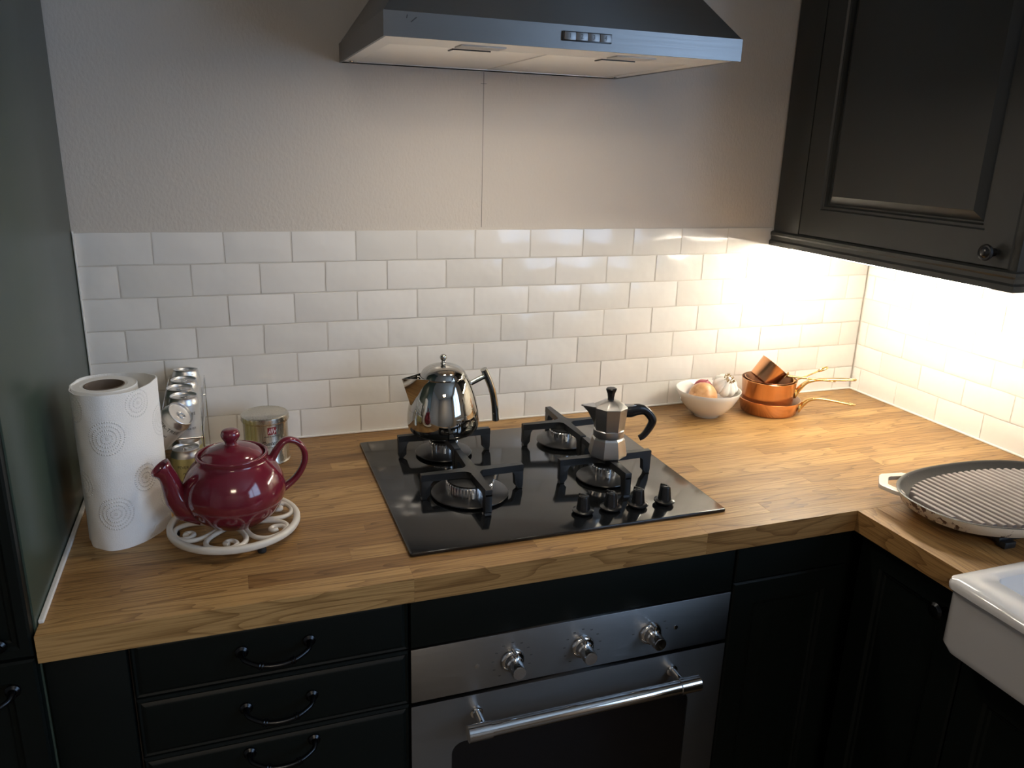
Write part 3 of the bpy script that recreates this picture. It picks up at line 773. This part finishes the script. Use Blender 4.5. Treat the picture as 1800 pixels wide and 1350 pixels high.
# ------------------------------------------------------------------ griddle on its iron trivet
gx, gy = 1.603, -.738
gt = thing('iron_trivet', 'black iron trivet under the chipped cream griddle', 'trivet', (gx, gy, 0))
bm = B()
for s in (-1, 1): box(bm, -.13, .13, s * .085 - .008, s * .085 + .008, .008, .0165, .002)
for s in (-1, 0, 1): box(bm, s * .115 - .008, s * .115 + .008, -.085, .085, .008, .0165, .002)
obj('frame', bm, 'black_iron', gt)
for sx in (-1, 1):
    for sy in (-1, 1): obj('foot', box(B(), sx * .115 - .013, sx * .115 + .013, sy * .095 - .009, sy * .095 + .009, 0, .012, .002), 'black_iron', gt)
gd = thing('griddle_pan', 'ridged cast iron griddle with chipped cream enamel sides beside the sink', 'griddle', (gx, gy, .0165))
def sup(hx, hy, p, z, n=72):
    out = []
    for i in range(n):
        a = 2 * PI * i / n; c, s = math.cos(a), math.sin(a)
        out.append((hx * math.copysign(abs(c) ** (2 / p), c), hy * math.copysign(abs(s) ** (2 / p), s), z))
    return out
GX, GY, GP, GH = .217, .138, 2.4, .0305
bm = B(); loft(bm, [sup(GX - .05, GY - .04, GP, 0), sup(GX - .028, GY - .026, GP, .001), sup(GX - .010, GY - .010, GP, .009), sup(GX - .002, GY - .002, GP, GH - .006), sup(GX, GY, GP, GH - .0008)], True, False)
obj('outer_shell', bm, 'chipped_enamel', gd, smooth=50)
bm = B(); loft(bm, [sup(GX, GY, GP, GH - .0008), sup(GX - .0015, GY - .0015, GP, GH), sup(GX - .004, GY - .004, GP, GH), sup(GX - .007, GY - .007, GP, GH - .003), sup(GX - .018, GY - .016, GP, .0135), sup(GX - .030, GY - .027, GP, .0120)], False, True)
obj('cooking_surface', bm, 'cast_grey', gd, smooth=50)
xs = -GX + .034; nr = 0
while xs < GX - .030:
    # ridge length follows the outline
    e_ = (abs(xs) / (GX - .025)) ** GP
    hl = (GY - .029) * max(0.05, 1 - e_) ** (1 / GP)
    if hl > .02:
        bm = B(); prof = [(-.0059, .0118), (-.0048, .0222), (-.0034, .0236), (.0034, .0236), (.0048, .0222), (.0059, .0118)]
        extrude_poly(bm, prof, lambda u, v, h, xs=xs: Vector((xs + u, h, v)), -hl, hl)
        obj('ridge', bm, 'ridge_iron_shine', gd, smooth=40)
    xs += .0152
HO = [(-.116, .119), (-.127, .1310), (-.170, .1370), (-.180, .1330), (-.2105, .1010), (-.2130, .0930), (-.2075, .0640), (-.197, .0500),
      (-.190, .0660), (-.1965, .0800), (-.1975, .0905), (-.1960, .0955), (-.172, .1190), (-.165, .1220), (-.142, .1180), (-.128, .1120)]
for s in (-1, 1):                                   # corner loop handles on one diagonal
    bm = extrude_poly(B(), [(u * -s, v * -s) for u, v in HO], lambda u, v, h: Vector((u, v, h)), GH - .0105, GH - .0025, .0012)
    obj('handle', bm, 'cream_enamel', gd, smooth=30)

# ------------------------------------------------------------------ kitchen roll
KH = .255
kr = thing('kitchen_roll', 'white kitchen roll with a loosened embossed outer sheet standing by the green panel', 'kitchen roll', (.0795, -.358, 0))
def KL(x, y): return (x - .0795, y + .358)
env = [(.029, -.372), (.043, -.412), (.075, -.432), (.112, -.416), (.139, -.382), (.1515, -.349), (.143, -.330), (.116, -.306), (.080, -.298), (.046, -.316), (.031, -.345)]
pts = spline([(*KL(*p), 0) for p in env], 8, True)
tip = max(range(len(pts)), key=lambda i: pts[i].x)
pts = pts[tip:] + pts[:tip + 1]
bm = B(); uvl = bm.loops.layers.uv.new('UVMap'); acc = [0.0]
for a, b in zip(pts[:-1], pts[1:]): acc.append(acc[-1] + (b - a).length)
nz_ = 10; th = .0009
def krow(off):
    rows = []
    for k in range(nz_ + 1):
        z = .0003 + KH * k / nz_; row = []
        for i, p in enumerate(pts):
            d_ = Vector((p.x, p.y, 0)); d_ = d_.normalized() * off if d_.length > 0 else d_
            wob = .0006 * math.sin(i * .9 + k * 1.7)
            row.append(bm.verts.new((p.x - d_.x + wob, p.y - d_.y + wob, z + (.0016 * math.sin(i * .23) if k == nz_ else 0))))
        rows.append(row)
    return rows
ro = krow(0.0); ri = krow(th * 1.6)
def kface(vs, us):
    f = bm.faces.new(vs)
    for l, u in zip(f.loops, us): l[uvl].uv = u
for k in range(nz_):
    for i in range(len(pts) - 1):
        u = [(acc[i], KH * k / nz_), (acc[i + 1], KH * k / nz_), (acc[i + 1], KH * (k + 1) / nz_), (acc[i], KH * (k + 1) / nz_)]
        kface((ro[k][i], ro[k][i + 1], ro[k + 1][i + 1], ro[k + 1][i]), u)
        kface((ri[k][i], ri[k + 1][i], ri[k + 1][i + 1], ri[k][i + 1]), u)
for i in range(len(pts) - 1):
    kface((ro[nz_][i], ro[nz_][i + 1], ri[nz_][i + 1], ri[nz_][i]), [(acc[i], 0)] * 4)
for e_ in (0, len(pts) - 1):
    for k in range(nz_): kface((ro[k][e_], ro[k + 1][e_], ri[k + 1][e_], ri[k][e_]), [(0, 0)] * 4)
obj('outer_sheet', bm, 'kitchen_paper', kr, smooth=60, recalc=False)
bm = B(); ccx, ccy = KL(.0765, -.358)
prof = [(.0295, .001), (.0475, .001), (.0475, KH - .003)]
for i in range(6): prof += [(.0465 - i * .0028, KH - .0015 - (i % 2) * .001)]
prof += [(.0295, KH - .003), (.0295, .001)]
lathe(bm, prof, 48, Matrix.Translation((ccx, ccy, 0)))
uvl = bm.loops.layers.uv.new('UVMap')
obj('rolled_paper', bm, 'kitchen_paper', kr, smooth=50)
bm = B(); lathe(bm, [(.0292, .0005), (.0292, KH - .002), (.0277, KH - .002), (.0277, .0005), (.0292, .0005)], 40, Matrix.Translation((ccx, ccy, 0)))
obj('card_core', bm, 'card_tube', kr, smooth=50)

# ------------------------------------------------------------------ trivet and teapot
tx, ty = .2535, -.4125
tv = thing('iron_scroll_trivet', 'cream painted round iron scroll trivet under the maroon teapot', 'trivet', (tx, ty, 0))
TZ = .0165
bm = B(); R0 = .100
tube(bm, [(R0 * math.cos(2 * PI * i / 64), R0 * math.sin(2 * PI * i / 64), TZ) for i in range(64)], .0055, 10, True, flat=(1.0, 1.05), up=(0, 0, 1), power=3.0)
obj('rim', bm, 'cream_enamel', tv, smooth=50)
bm = B()
for q in range(6):                                  # six leaf loops, each with an inward curl
    a = q * PI / 3 + .32; Rq = Matrix.Rotation(a, 3, 'Z')
    leaf = [(.022, 0, 0), (.040, .019, 0), (.066, .030, 0), (.087, .024, 0), (.096, .0, 0), (.087, -.024, 0), (.066, -.030, 0), (.040, -.019, 0)]
    tube(bm, [Rq @ p + Vector((0, 0, TZ + .001)) for p in spline(leaf, 5, True)], .0044, 8, True, flat=(1, .9), up=(0, 0, 1))
    curl = [(.095, .012, 0), (.083, .019, 0), (.071, .013, 0), (.070, .003, 0), (.078, .0, 0), (.081, .006, 0)]
    tube(bm, [Rq @ p + Vector((0, 0, TZ + .001)) for p in spline(curl, 4)], [.0040, .0042, .0040, .0042, .005], 8, flat=(1, .9), up=(0, 0, 1))
tube(bm, [(.022 * math.cos(2 * PI * i / 28), .022 * math.sin(2 * PI * i / 28), TZ + .001) for i in range(28)], .0036, 8, True, up=(0, 0, 1))
obj('scrollwork', bm, 'cream_enamel', tv, smooth=50)
for a in (-1.15, .95, 3.05):
    bm = B(); lathe(bm, [(0, 0), (.0065, 0), (.0072, .002), (.006, .012), (0, .0125)], 16)
    obj('foot', bm, 'rubber', tv, (.094 * math.cos(a), .094 * math.sin(a), 0))
bx, by = .2570, -.4125; TB = TZ + .0052
tp = thing('teapot', 'glossy maroon stoneware teapot standing on the cream scroll trivet', 'teapot', (bx, by, TB), (0, 0, math.radians(9)))
bm = B()
BP = spline([(.0, .0, 0), (.040, .0, 0), (.046, .0015, 0), (.052, .006, 0), (.068, .020, 0), (.0785, .040, 0), (.0812, .055, 0), (.0785, .073, 0), (.070, .091, 0), (.0615, .102, 0), (.0568, .1075, 0), (.0560, .112, 0), (.0566, .1165, 0), (.0555, .1185, 0), (.0530, .1185, 0), (.0515, .116, 0), (.0505, .104, 0), (.03, .10, 0), (0, .10, 0)], 3)
lathe(bm, [(max(0, p.x), p.y) for p in BP], 64)
obj('body', bm, 'maroon_glaze', tp, smooth=60)
bm = B()
rings_s = [((-.058, .030), (-1, .05), .027, .026), ((-.076, .037), (-.75, .66), .0235, .0225), ((-.0885, .055), (-.35, .94), .0185, .0185), ((-.0935, .077), (-.15, .99), .0155, .0155),
          ((-.0975, .092), (-.30, .95), .0140, .0140), ((-.1025, .103), (-.60, .80), .0145, .0142), ((-.1080, .1105), (-.62, .78), .0175, .0165), ((-.1090, .1118), (-.62, .78), .0172, .0162),
          ((-.1082, .1106), (-.62, .78), .0142, .0134), ((-.1030, .103), (-.60, .80), .0112, .0112), ((-.0975, .092), (-.30, .95), .0098, .0098), ((-.0940, .077), (-.15, .99), .0095, .0095)]
LPs = []
for (c, nn, ra, rb) in rings_s:
    nv = Vector((nn[0], 0, nn[1])).normalized(); e1 = Vector((nv.z, 0, -nv.x))
    LPs.append([Vector((c[0], 0, c[1])) + e1 * (ra * math.cos(t)) + Vector((0, rb * math.sin(t), 0)) for t in [2 * PI * i / 24 for i in range(24)]])
loft(bm, LPs, True, True)
obj('spout', bm, 'maroon_glaze', tp, smooth=60)
bm = B()
hp = spline([(.0585, 0, .089), (.072, 0, .113), (.087, 0, .126), (.105, 0, .121), (.1165, 0, .103), (.1155, 0, .080), (.101, 0, .057), (.0775, 0, .040)], 7)
tube(bm, hp, [.0085, .0075, .0070, .0068, .0066, .0064, .0066, .0075], 14, flat=(1.25, .8), up=(0, 1, 0) if False else None)
obj('handle', bm, 'maroon_glaze', tp, smooth=60)
bm = B()
lp = spline([(0, .1105, 0), (.0485, .1105, 0), (.0498, .1125, 0), (.0480, .1165, 0), (.0400, .1235, 0), (.0250, .1295, 0), (.0120, .1325, 0), (.0095, .1345, 0), (.0100, .1385, 0), (.0140, .1450, 0), (.0150, .1505, 0), (.0125, .1565, 0), (.007, .1588, 0), (0, .1592, 0)], 3)
lathe(bm, [(max(0, p.x), p.y) for p in lp], 48)
obj('lid', bm, 'maroon_glaze', tp, smooth=60)

# ------------------------------------------------------------------ coffee tin
tin = thing('coffee_tin', 'round steel coffee tin with a red square label behind the teapot', 'tin', (.3205, -.1035, 0), (0, 0, .14))
bm = B(); lathe(bm, [(0, .001), (.0420, .001), (.0450, 0), (.0456, .002), (.0445, .004), (.0435, .0055), (.0435, .087), (0, .087)], 56)
obj('body', bm, 'tin_brushed', tin, smooth=40)
bm = B(); lathe(bm, [(.0436, .0865), (.0462, .0865), (.0470, .089), (.0462, .092), (.0468, .095), (.0462, .0985), (.0440, .1000), (.0425, .0990), (0, .0990)], 56)
obj('lid', bm, 'tin_brushed', tin, smooth=40)
def cyl(R, a0):
    return lambda u, v, R=R, a0=a0: (R * math.cos(a0 + u / R), R * math.sin(a0 + u / R), v)
A0 = -PI / 2 + .10
def patch(R, a0, w, z0, z1, n=8):
    bm = B(); f = cyl(R, a0); rows = [[bm.verts.new(f(-w / 2 + w * i / n, z)) for i in range(n + 1)] for z in (z0, z1)]
    for i in range(n): bm.faces.new((rows[0][i], rows[0][i + 1], rows[1][i + 1], rows[1][i]))
    return bm
lab = obj('logo_square', patch(.0437, A0, .0170, .0665, .0815), 'red_print', tin, recalc=False)
def on_cyl(txt, size, shear, R, a0, u0, z0, mat, parent, name='lettering', bold=0.0, rot=0.0):
    f = cyl(R, a0); c, s = math.cos(rot), math.sin(rot)
    tb = text_bm(txt, size, shear, lambda u, v: f(u0 + c * u - s * v, z0 + s * u + c * v), bold)
    return obj(name, tb, mat, parent, smooth=0, recalc=False)
on_cyl('illy', .0150, .30, .0439, A0, 0, .0738, 'white_print', lab)
on_cyl('ARABICA SELECTION', .0034, 0, .0438, A0, 0, .0625, 'black_print', tin)
on_cyl('Guatemala', .0115, .45, .0438, A0, .001, .0480, 'black_print', tin, bold=.00012)
on_cyl('CAFFÈ MACINATO', .0030, 0, .0438, A0, 0, .0395, 'black_print', tin)

# ------------------------------------------------------------------ tonic cans in their wire rack
RKX0, RKX1, RKY0, RKY1 = .1435, .2095, -.268, -.012
rack = thing('wire_can_rack', 'thin wire rack holding small drink cans behind the kitchen roll', 'rack', ((RKX0 + RKX1) / 2, (RKY0 + RKY1) / 2, 0))
rcx, rcy = (RKX0 + RKX1) / 2, (RKY0 + RKY1) / 2
hx_, hy_ = (RKX1 - RKX0) / 2, (RKY1 - RKY0) / 2
wr = .0011
def wire(pts, closed=False):
    bm = B(); tube(bm, pts, wr, 6, closed); obj('wire', bm, 'chrome', rack, smooth=60)
for z in (.0012, .118):
    wire([(-hx_, -hy_, z), (hx_, -hy_, z), (hx_, hy_, z), (-hx_, hy_, z)], True)
for sx in (-1, 1):
    for sy in (-1, 1): wire([(sx * hx_, sy * hy_, 0), (sx * hx_, sy * hy_, .160 if sy > 0 else .119)])
    wire([(sx * hx_, hy_, .160), (sx * hx_, -hy_ + .05, .160), (sx * hx_, -hy_, .119)])
CR = .0262
def can_prof():
    return [(0, .004), (.018, .003), (.0200, .0), (.0225, .002), (CR, .009), (CR, .074), (.0245, .080), (.0228, .0845), (.0232, .0865), (.0236, .0872), (.0228, .0878), (.0218, .0868), (.0208, .0838), (0, .0838)]
def make_can(name, label, loc, rot, low=False, lines=(), spin=0.0, tilt=None):
    t = thing(name, label, 'can', loc, rot, 'small drink cans in the wire rack')
    bm = B(); lathe(bm, can_prof(), 40); obj('body', bm, 'can_lid', t, smooth=35)
    bm = B(); f = [(CR + .0002, .0095), (CR + .0002, .0735)]
    lathe(bm, f, 40); obj('label_wrap', bm, 'can_yellow' if low else 'can_label', t, smooth=60, recalc=True)
    bm = B(); tube(bm, [Vector((.0035 + .0062 * math.cos(a), .0048 * math.sin(a), .0850)) for a in [2 * PI * i / 14 for i in range(14)]], .0011, 6, True)
    lathe(bm, [(0, .0840), (.0026, .0840), (.0026, .0858), (0, .0860)], 10, Matrix.Translation((-.003, 0, 0)))
    obj('ring_pull', bm, 'can_alu', t)
    for (txt, size, shear, z, u, r_) in lines: on_cyl(txt, size, shear, CR + .0005, -PI / 2 + spin, u, z, 'black_print', t, 'lettering', 0.0, r_)
    return t
front = [('FEVER-TREE', .0075, 0, .058, 0, 0), ('PREMIUM', .0052, .2, .046, 0, 0), ('INDIAN', .0052, .2, .038, 0, 0), ('TONIC WATER', .0052, .2, .030, 0, 0)]
cz = .0890
nm = 'drink_can'
names_low = ['yellow label drink can standing at the front of the rack bottom', 'yellow label drink can second from the front in the rack bottom', 'yellow label drink can third from the front in the rack bottom', 'yellow label drink can fourth from the front in the rack bottom']
lowy = [-.2345, -.1800, -.1255, -.0710]
for i, y in enumerate(lowy):
    make_can(nm, names_low[i], (.1765, y, .0024), (0, 0, .1 * i), True, front if i == 0 else (), .15)
ups = [(.1785, -.1960, 'silver drink can, frontmost upright one of the upper row', front), (.1700, -.1425, 'silver drink can, second upright one of the upper row', ()),
       (.1745, -.0890, 'silver drink can, third upright one of the upper row', ()), (.1735, -.0350, 'slightly tilted silver drink can nearest the tiles', ())]
for i, (x, y, lb, ln) in enumerate(ups):
    make_can(nm, lb, (x, y, cz + (.003 if i == 3 else 0)), (0, .12 if i == 3 else 0, -.2 + .5 * i), False, ln, .25)
make_can(nm, 'silver drink can lying tilted at the very front of the rack', (.1240, -.2570, .1130), (math.radians(22), math.radians(42), 0), False, [('FEVER-TREE', .0100, 0, .064, 0, 0), ('PREMIUM', .006, .2, .048, 0, 0)], -.25)

# ------------------------------------------------------------------ kettle
kt = thing('kettle', 'mirror-polished steel stovetop kettle on the back left burner', 'kettle', (CX0 - .003, CY0, .0552), (0, 0, math.radians(6)))
bm = B()
kp = spline([(0, 0, 0), (.050, 0, 0), (.060, .0015, 0), (.069, .008, 0), (.0735, .019, 0), (.0742, .032, 0), (.0725, .050, 0), (.0680, .071, 0), (.0612, .094, 0), (.0535, .112, 0), (.0482, .1205, 0), (.0470, .1215, 0), (.0455, .1205, 0), (0, .1205, 0)], 4)
lathe(bm, [(max(0, p.x), p.y) for p in kp], 72)
obj('body', bm, 'mirror_steel', kt, smooth=50)
bm = B()
lp = spline([(.0462, .1212, 0), (.0474, .1222, 0), (.0468, .1242, 0), (.0415, .1335, 0), (.0290, .1418, 0), (.0130, .1462, 0), (.0065, .1472, 0), (.0062, .1490, 0), (.0050, .1500, 0), (.0038, .1525, 0), (.0045, .1545, 0), (.0062, .1565, 0), (.0072, .1600, 0), (.0062, .1638, 0), (.0030, .1662, 0), (0, .1668, 0)], 3)
lathe(bm, [(max(0, p.x), p.y) for p in lp], 56)
obj('lid', bm, 'mirror_steel', kt, smooth=50)
bm = B()                                           # V spout, open at the top
def quad(a, b, c): return bm.faces.new([bm.verts.new(Vector(p)) for p in (a, b, c)])
A_, Bt = (-.0885, 0, .1235), (-.0705, 0, .066)
for s in (-1, 1):
    o1, o2 = (-.040, s * .027, .1235), (-.055, s * .020, .085)
    f = bm.faces.new([bm.verts.new(Vector(p)) for p in (A_, o1, o2, Bt)])
bmesh.ops.remove_doubles(bm, verts=bm.verts[:], dist=1e-6)
bmesh.ops.recalc_face_normals(bm, faces=bm.faces[:])
bmesh.ops.solidify(bm, geom=bm.faces[:], thickness=.0014)
obj('spout', bm, 'mirror_steel', kt, smooth=20)
bm = B()
tube(bm, [(.0545, 0, .0965), (.0600, 0, .0985), (.090, 0, .1105)], .0056, 14)
lathe(bm, [(0, -.002), (.0095, -.002), (.0080, .003), (.006, .004), (0, .004)], 16, Matrix.Translation((.0575, 0, .0975)) @ Matrix.Rotation(PI / 2 - .35, 4, 'Y'))
tube(bm, spline([(.0895, 0, .1265), (.0975, 0, .110), (.1085, 0, .083), (.1160, 0, .050), (.1200, 0, .010)], 7), .0084, 16, flat=(.95, .9))
obj('handle', bm, 'mirror_steel', kt, smooth=40)

# ------------------------------------------------------------------ moka pot
mk = thing('moka_pot', 'small octagonal aluminium moka pot on the front right burner', 'moka pot', (CX1 + .0015, CY1 - .004, .0552), (0, 0, math.radians(-14)))
def octo(bm, prof, rot=PI / 8, n=8): return lathe(bm, prof, n, Matrix.Rotation(rot, 4, 'Z'))
bm = B(); octo(bm, [(0, 0), (.034, 0), (.0375, .003), (.0378, .008), (.0325, .036), (.0295, .0405), (.0280, .0420), (0, .042)])
obj('boiler', bm, 'aluminium_cast', mk, smooth=20)
bm = B(); lathe(bm, [(0, .0405), (.0292, .0405), (.0300, .042), (.0300, .0545), (.0285, .0560), (0, .0560)], 40)
obj('collar', bm, 'aluminium_cast', mk, smooth=30)
bm = B(); octo(bm, [(0, .0545), (.0295, .0545), (.0300, .056), (.0335, .0975), (.0340, .0995), (.0325, .0998), (0, .0998)])
bs_ = [(-.030, 0, .062), (-.040, 0, .090), (-.056, 0, .1035)]
for s in (-1, 1):
    bm.faces.new([bm.verts.new(Vector(p)) for p in ((-.0565, 0, .1040), (-.0300, s * .0135, .0995), (-.0295, s * .009, .078), (-.0300, 0, .066), (-.0435, 0, .090))])
obj('upper_chamber', bm, 'aluminium_cast', mk, smooth=20)
bm = B(); octo(bm, [(.0335, .0990), (.0342, .1005), (.0325, .1020), (.0140, .1120), (.0060, .1135), (0, .1138)])
extrude_poly(bm, [(-.0565, -.0015), (-.030, -.0145), (-.030, .0145), (-.0565, .0015)], lambda u, v, h: Vector((u, v, h)), .1015, .1032)
lb_ = obj('lid', bm, 'aluminium_cast', mk, smooth=20)
bm = B(); lathe(bm, [(0, .1125), (.0065, .1125), (.0062, .117), (.0075, .126), (.0105, .1335), (.0108, .1355), (.0085, .1370), (0, .1374)], 8)
obj('lid_knob', bm, 'bakelite', lb_, smooth=30)
bm = B()
tube(bm, spline([(.0300, 0, .0900), (.0400, 0, .0905), (.0560, 0, .0935), (.0700, 0, .0905), (.0820, 0, .0780), (.0850, 0, .0680), (.0780, 0, .0520), (.0690, 0, .0395), (.0610, 0, .0345)], 5),
     [.0115, .0125, .0110, .0085, .0082, .0080, .0072, .0065, .0058], 12, flat=(.75, 1.0), power=2.6)
obj('handle', bm, 'bakelite', mk, smooth=45)
bm = box(B(), .0285, .050, -.0055, .0055, .0985, .1035, .0012); obj('hinge', bm, 'aluminium_cast', mk)

# ------------------------------------------------------------------ bowl with onions and garlic
bwx, bwy = 1.3700, -.0945
bowl = B()
lathe(bowl, [(0, .0025), (.026, .0025), (.028, 0), (.031, 0), (.0325, .004), (.050, .016), (.066, .036), (.0760, .056), (.0792, .0665), (.0785, .0680), (.0770, .0672), (.073, .056), (.063, .038), (.047, .020), (.028, .0085), (0, .007)], 64)
tag(obj('bowl', bowl, 'white_ceramic', None, (bwx, bwy, 0), smooth=60), 'white porcelain bowl holding onions and garlic near the back wall', 'bowl')
def onion(name, label, loc, R, mat, rot, squash=.92):
    t = thing(name, label, 'onion', loc, rot)
    bm = B(); pf = [(0, -R * squash)]
    for i in range(1, 16):
        a = -PI / 2 + PI * i / 16; pf.append((R * math.cos(a), R * squash * math.sin(a)))
    pf += [(R * .10, R * squash * 1.02), (R * .07, R * squash * 1.15), (0, R * squash * 1.18)]
    lathe(bm, pf, 36); obj('bulb', bm, mat, t, smooth=60)
    bm = B()
    for i in range(9):
        a = i * .7; tube(bm, [(R * .05 * math.cos(a), R * .05 * math.sin(a), -R * squash), (R * .12 * math.cos(a), R * .12 * math.sin(a), -R * squash * 1.10)], [.0008, .0003], 5)
    obj('roots', bm, 'garlic_root', t)
    return t
onion('brown_onion', 'brown-skinned onion at the front of the white bowl', (1.3440, -.1110, .0545), .0350, 'onion_skin', (0, math.radians(-75), .35), .98)
onion('red_onion', 'red onion half hidden behind the brown onion in the bowl', (1.3830, -.0520, .0545), .0250, 'red_onion_skin', (.3, .2, 0))
gar = thing('garlic_bulb', 'white garlic bulb lying in the right side of the bowl', 'garlic', (1.4150, -.0980, .0740), (math.radians(34), math.radians(10), -.3))
bm = B(); pf = [(0, -.0235)]
for i in range(1, 18):
    a = -PI / 2 + PI * i / 18; pf.append((.0325 * math.cos(a) * (1 if i < 11 else 1 - .03 * (i - 10)), .0235 * math.sin(a) + (.0 if i < 13 else .0006 * (i - 12))))
pf += [(.0048, .0250), (.0045, .029), (0, .0292)]
lathe(bm, pf[::1], 60, None, lambda a, z: 1 - .17 * (1 - abs(math.sin(a * 4.5))) ** 2.2 - .03 * math.sin(a * 2 + 1))
obj('bulb', bm, 'garlic_skin', gar, smooth=60)
bm = B(); rg2 = random.Random(4)
for i in range(80):
    a = rg2.uniform(0, 2 * PI); q = .0115 * math.sqrt(rg2.random())
    tube(bm, [(q * math.cos(a), q * math.sin(a), .0205), (q * 1.25 * math.cos(a) + rg2.uniform(-.002, .002), q * 1.35 * math.sin(a), .0275 + rg2.uniform(0, .005))], [.0010, .0005], 4)
obj('root_tuft', bm, 'garlic_root', gar)

# ------------------------------------------------------------------ copper pans
def pan_mesh(r0, r1, h, t=.0016):
    return [(0, 0), (r0 - .004, 0), (r0, .003), (r1, h - .002), (r1 + .0012, h), (r1, h + .0006), (r1 - t, h - .001), (r0 - t - .001, .0045), (r0 - .006, .003), (0, .0028)]
def copper_pan(name, label, loc, r0, r1, h, hand, rotz, tilt=(0, 0), lining='tinned', mount='brass', hr=.0042):
    t = thing(name, label, 'pan', loc, (tilt[0], tilt[1], rotz), 'copper pans stacked in the corner')
    pr = pan_mesh(r0, r1, h)
    bm = B(); lathe(bm, pr[:6], 56); obj('body', bm, 'copper', t, smooth=45)
    bm = B(); lathe(bm, pr[5:], 56); obj('lining', bm, lining, t, smooth=45)
    if hand:
        bm = B(); tube(bm, spline(hand[0], 7), hand[1], 12, flat=(1.45, .75), up=(0, 0, 1) if False else None)
        e_ = Vector(hand[0][-1]); d_ = (e_ - Vector(hand[0][-2])).normalized(); sd = d_.cross(Vector((0, 0, 1))).normalized()
        lp_ = [e_ + d_ * (.010 - .012 * math.cos(a)) + sd * (.0062 * math.sin(a)) for a in [2 * PI * i / 18 for i in range(18)]]
        tube(bm, lp_, .0022, 8, True)
        s_ = Vector(hand[0][0])
        pad = B(); lathe(pad, [(0, -.001), (.0165, -.001), (.0155, .0028), (.010, .0055), (0, .0065)], 20)
        for v in pad.verts:
            p = v.co; ang = p.x / (r1)
            v.co = Vector(((s_.x - .002 + p.z), p.x * 1.05, s_.z + p.y * .82))
        join(bm, pad)
        obj('handle', bm, mount, t, smooth=50)
    return t
fx, fy = 1.5440, -.1080
copper_pan('frying_pan', 'shallow copper frying pan at the bottom of the stack', (fx, fy, 0), .068, .0755, .036,
           ([(.0745, 0, .018), (.083, 0, .030), (.095, 0, .041), (.115, 0, .0465), (.145, 0, .046), (.180, 0, .0425)], [.0088, .0078, .0062, .0052, .0050, .0056]), math.radians(-37))
copper_pan('saucepan', 'deep copper saucepan standing inside the frying pan', (fx - .006, fy + .001, .0032), .0600, .0665, .083,
           ([(.0660, 0, .050), (.074, 0, .064), (.088, 0, .080), (.108, 0, .0885), (.135, 0, .0925), (.180, 0, .0965)], [.0088, .0078, .0060, .0050, .0048, .0054]), math.radians(-33), lining='copper_dark')
copper_pan('milk_pan', 'thin-rimmed copper pan nested inside the saucepan', (fx - .005, fy + .002, .0070), .0500, .0590, .080,
           ([(.0580, 0, .070), (.070, 0, .0795), (.095, 0, .092), (.118, 0, .104)], [.0030, .0024, .0022, .0022]), math.radians(-24), lining='copper_dark')
# measuring pan lying tilted on top
ax = Vector((.60, -.15, .79)).normalized()
bc = Vector((1.5075, -.1130, .0830))
q = ax.to_track_quat('Z', 'Y')
mp_ = thing('measuring_pan', 'small copper measuring pan tilted over the top of the stack', 'pan', (bc.x, bc.y, bc.z), q.to_euler(), 'copper pans stacked in the corner')
pr = pan_mesh(.0335, .0370, .052)
bm = B(); lathe(bm, pr[:6], 44); obj('body', bm, 'copper', mp_, smooth=45)
bm = B(); lathe(bm, pr[5:], 44); obj('lining', bm, 'copper_dark', mp_, smooth=45)
qi = q.inverted()
h0 = qi @ (Vector((1.5580, -.1480, .1020)) - bc); h1 = qi @ (Vector((1.6520, -.1900, .0950)) - bc)
hd_ = (h1 - h0)
bm = B(); tube(bm, [h0 + hd_ * s for s in (0, .2, .4, .7, 1.0)], [.0042, .0026, .0024, .0024, .0028], 10)
tube(bm, [h1 + hd_.normalized() * (.006 - .008 * math.cos(a)) + hd_.cross(Vector((0, 0, 1))).normalized() * (.0048 * math.sin(a)) for a in [2 * PI * i / 14 for i in range(14)]], .0014, 6, True)
pd = (Vector((h0.x, h0.y, 0))).normalized()
pad = lathe(B(), [(0, -.002), (.0105, -.002), (.0095, .0012), (.005, .003), (0, .0032)], 3, Matrix.Translation(h0 - pd * .0035) @ pd.to_track_quat('Z', 'Y').to_matrix().to_4x4())
join(bm, pad)
obj('handle', bm, 'brass', mp_, smooth=40)
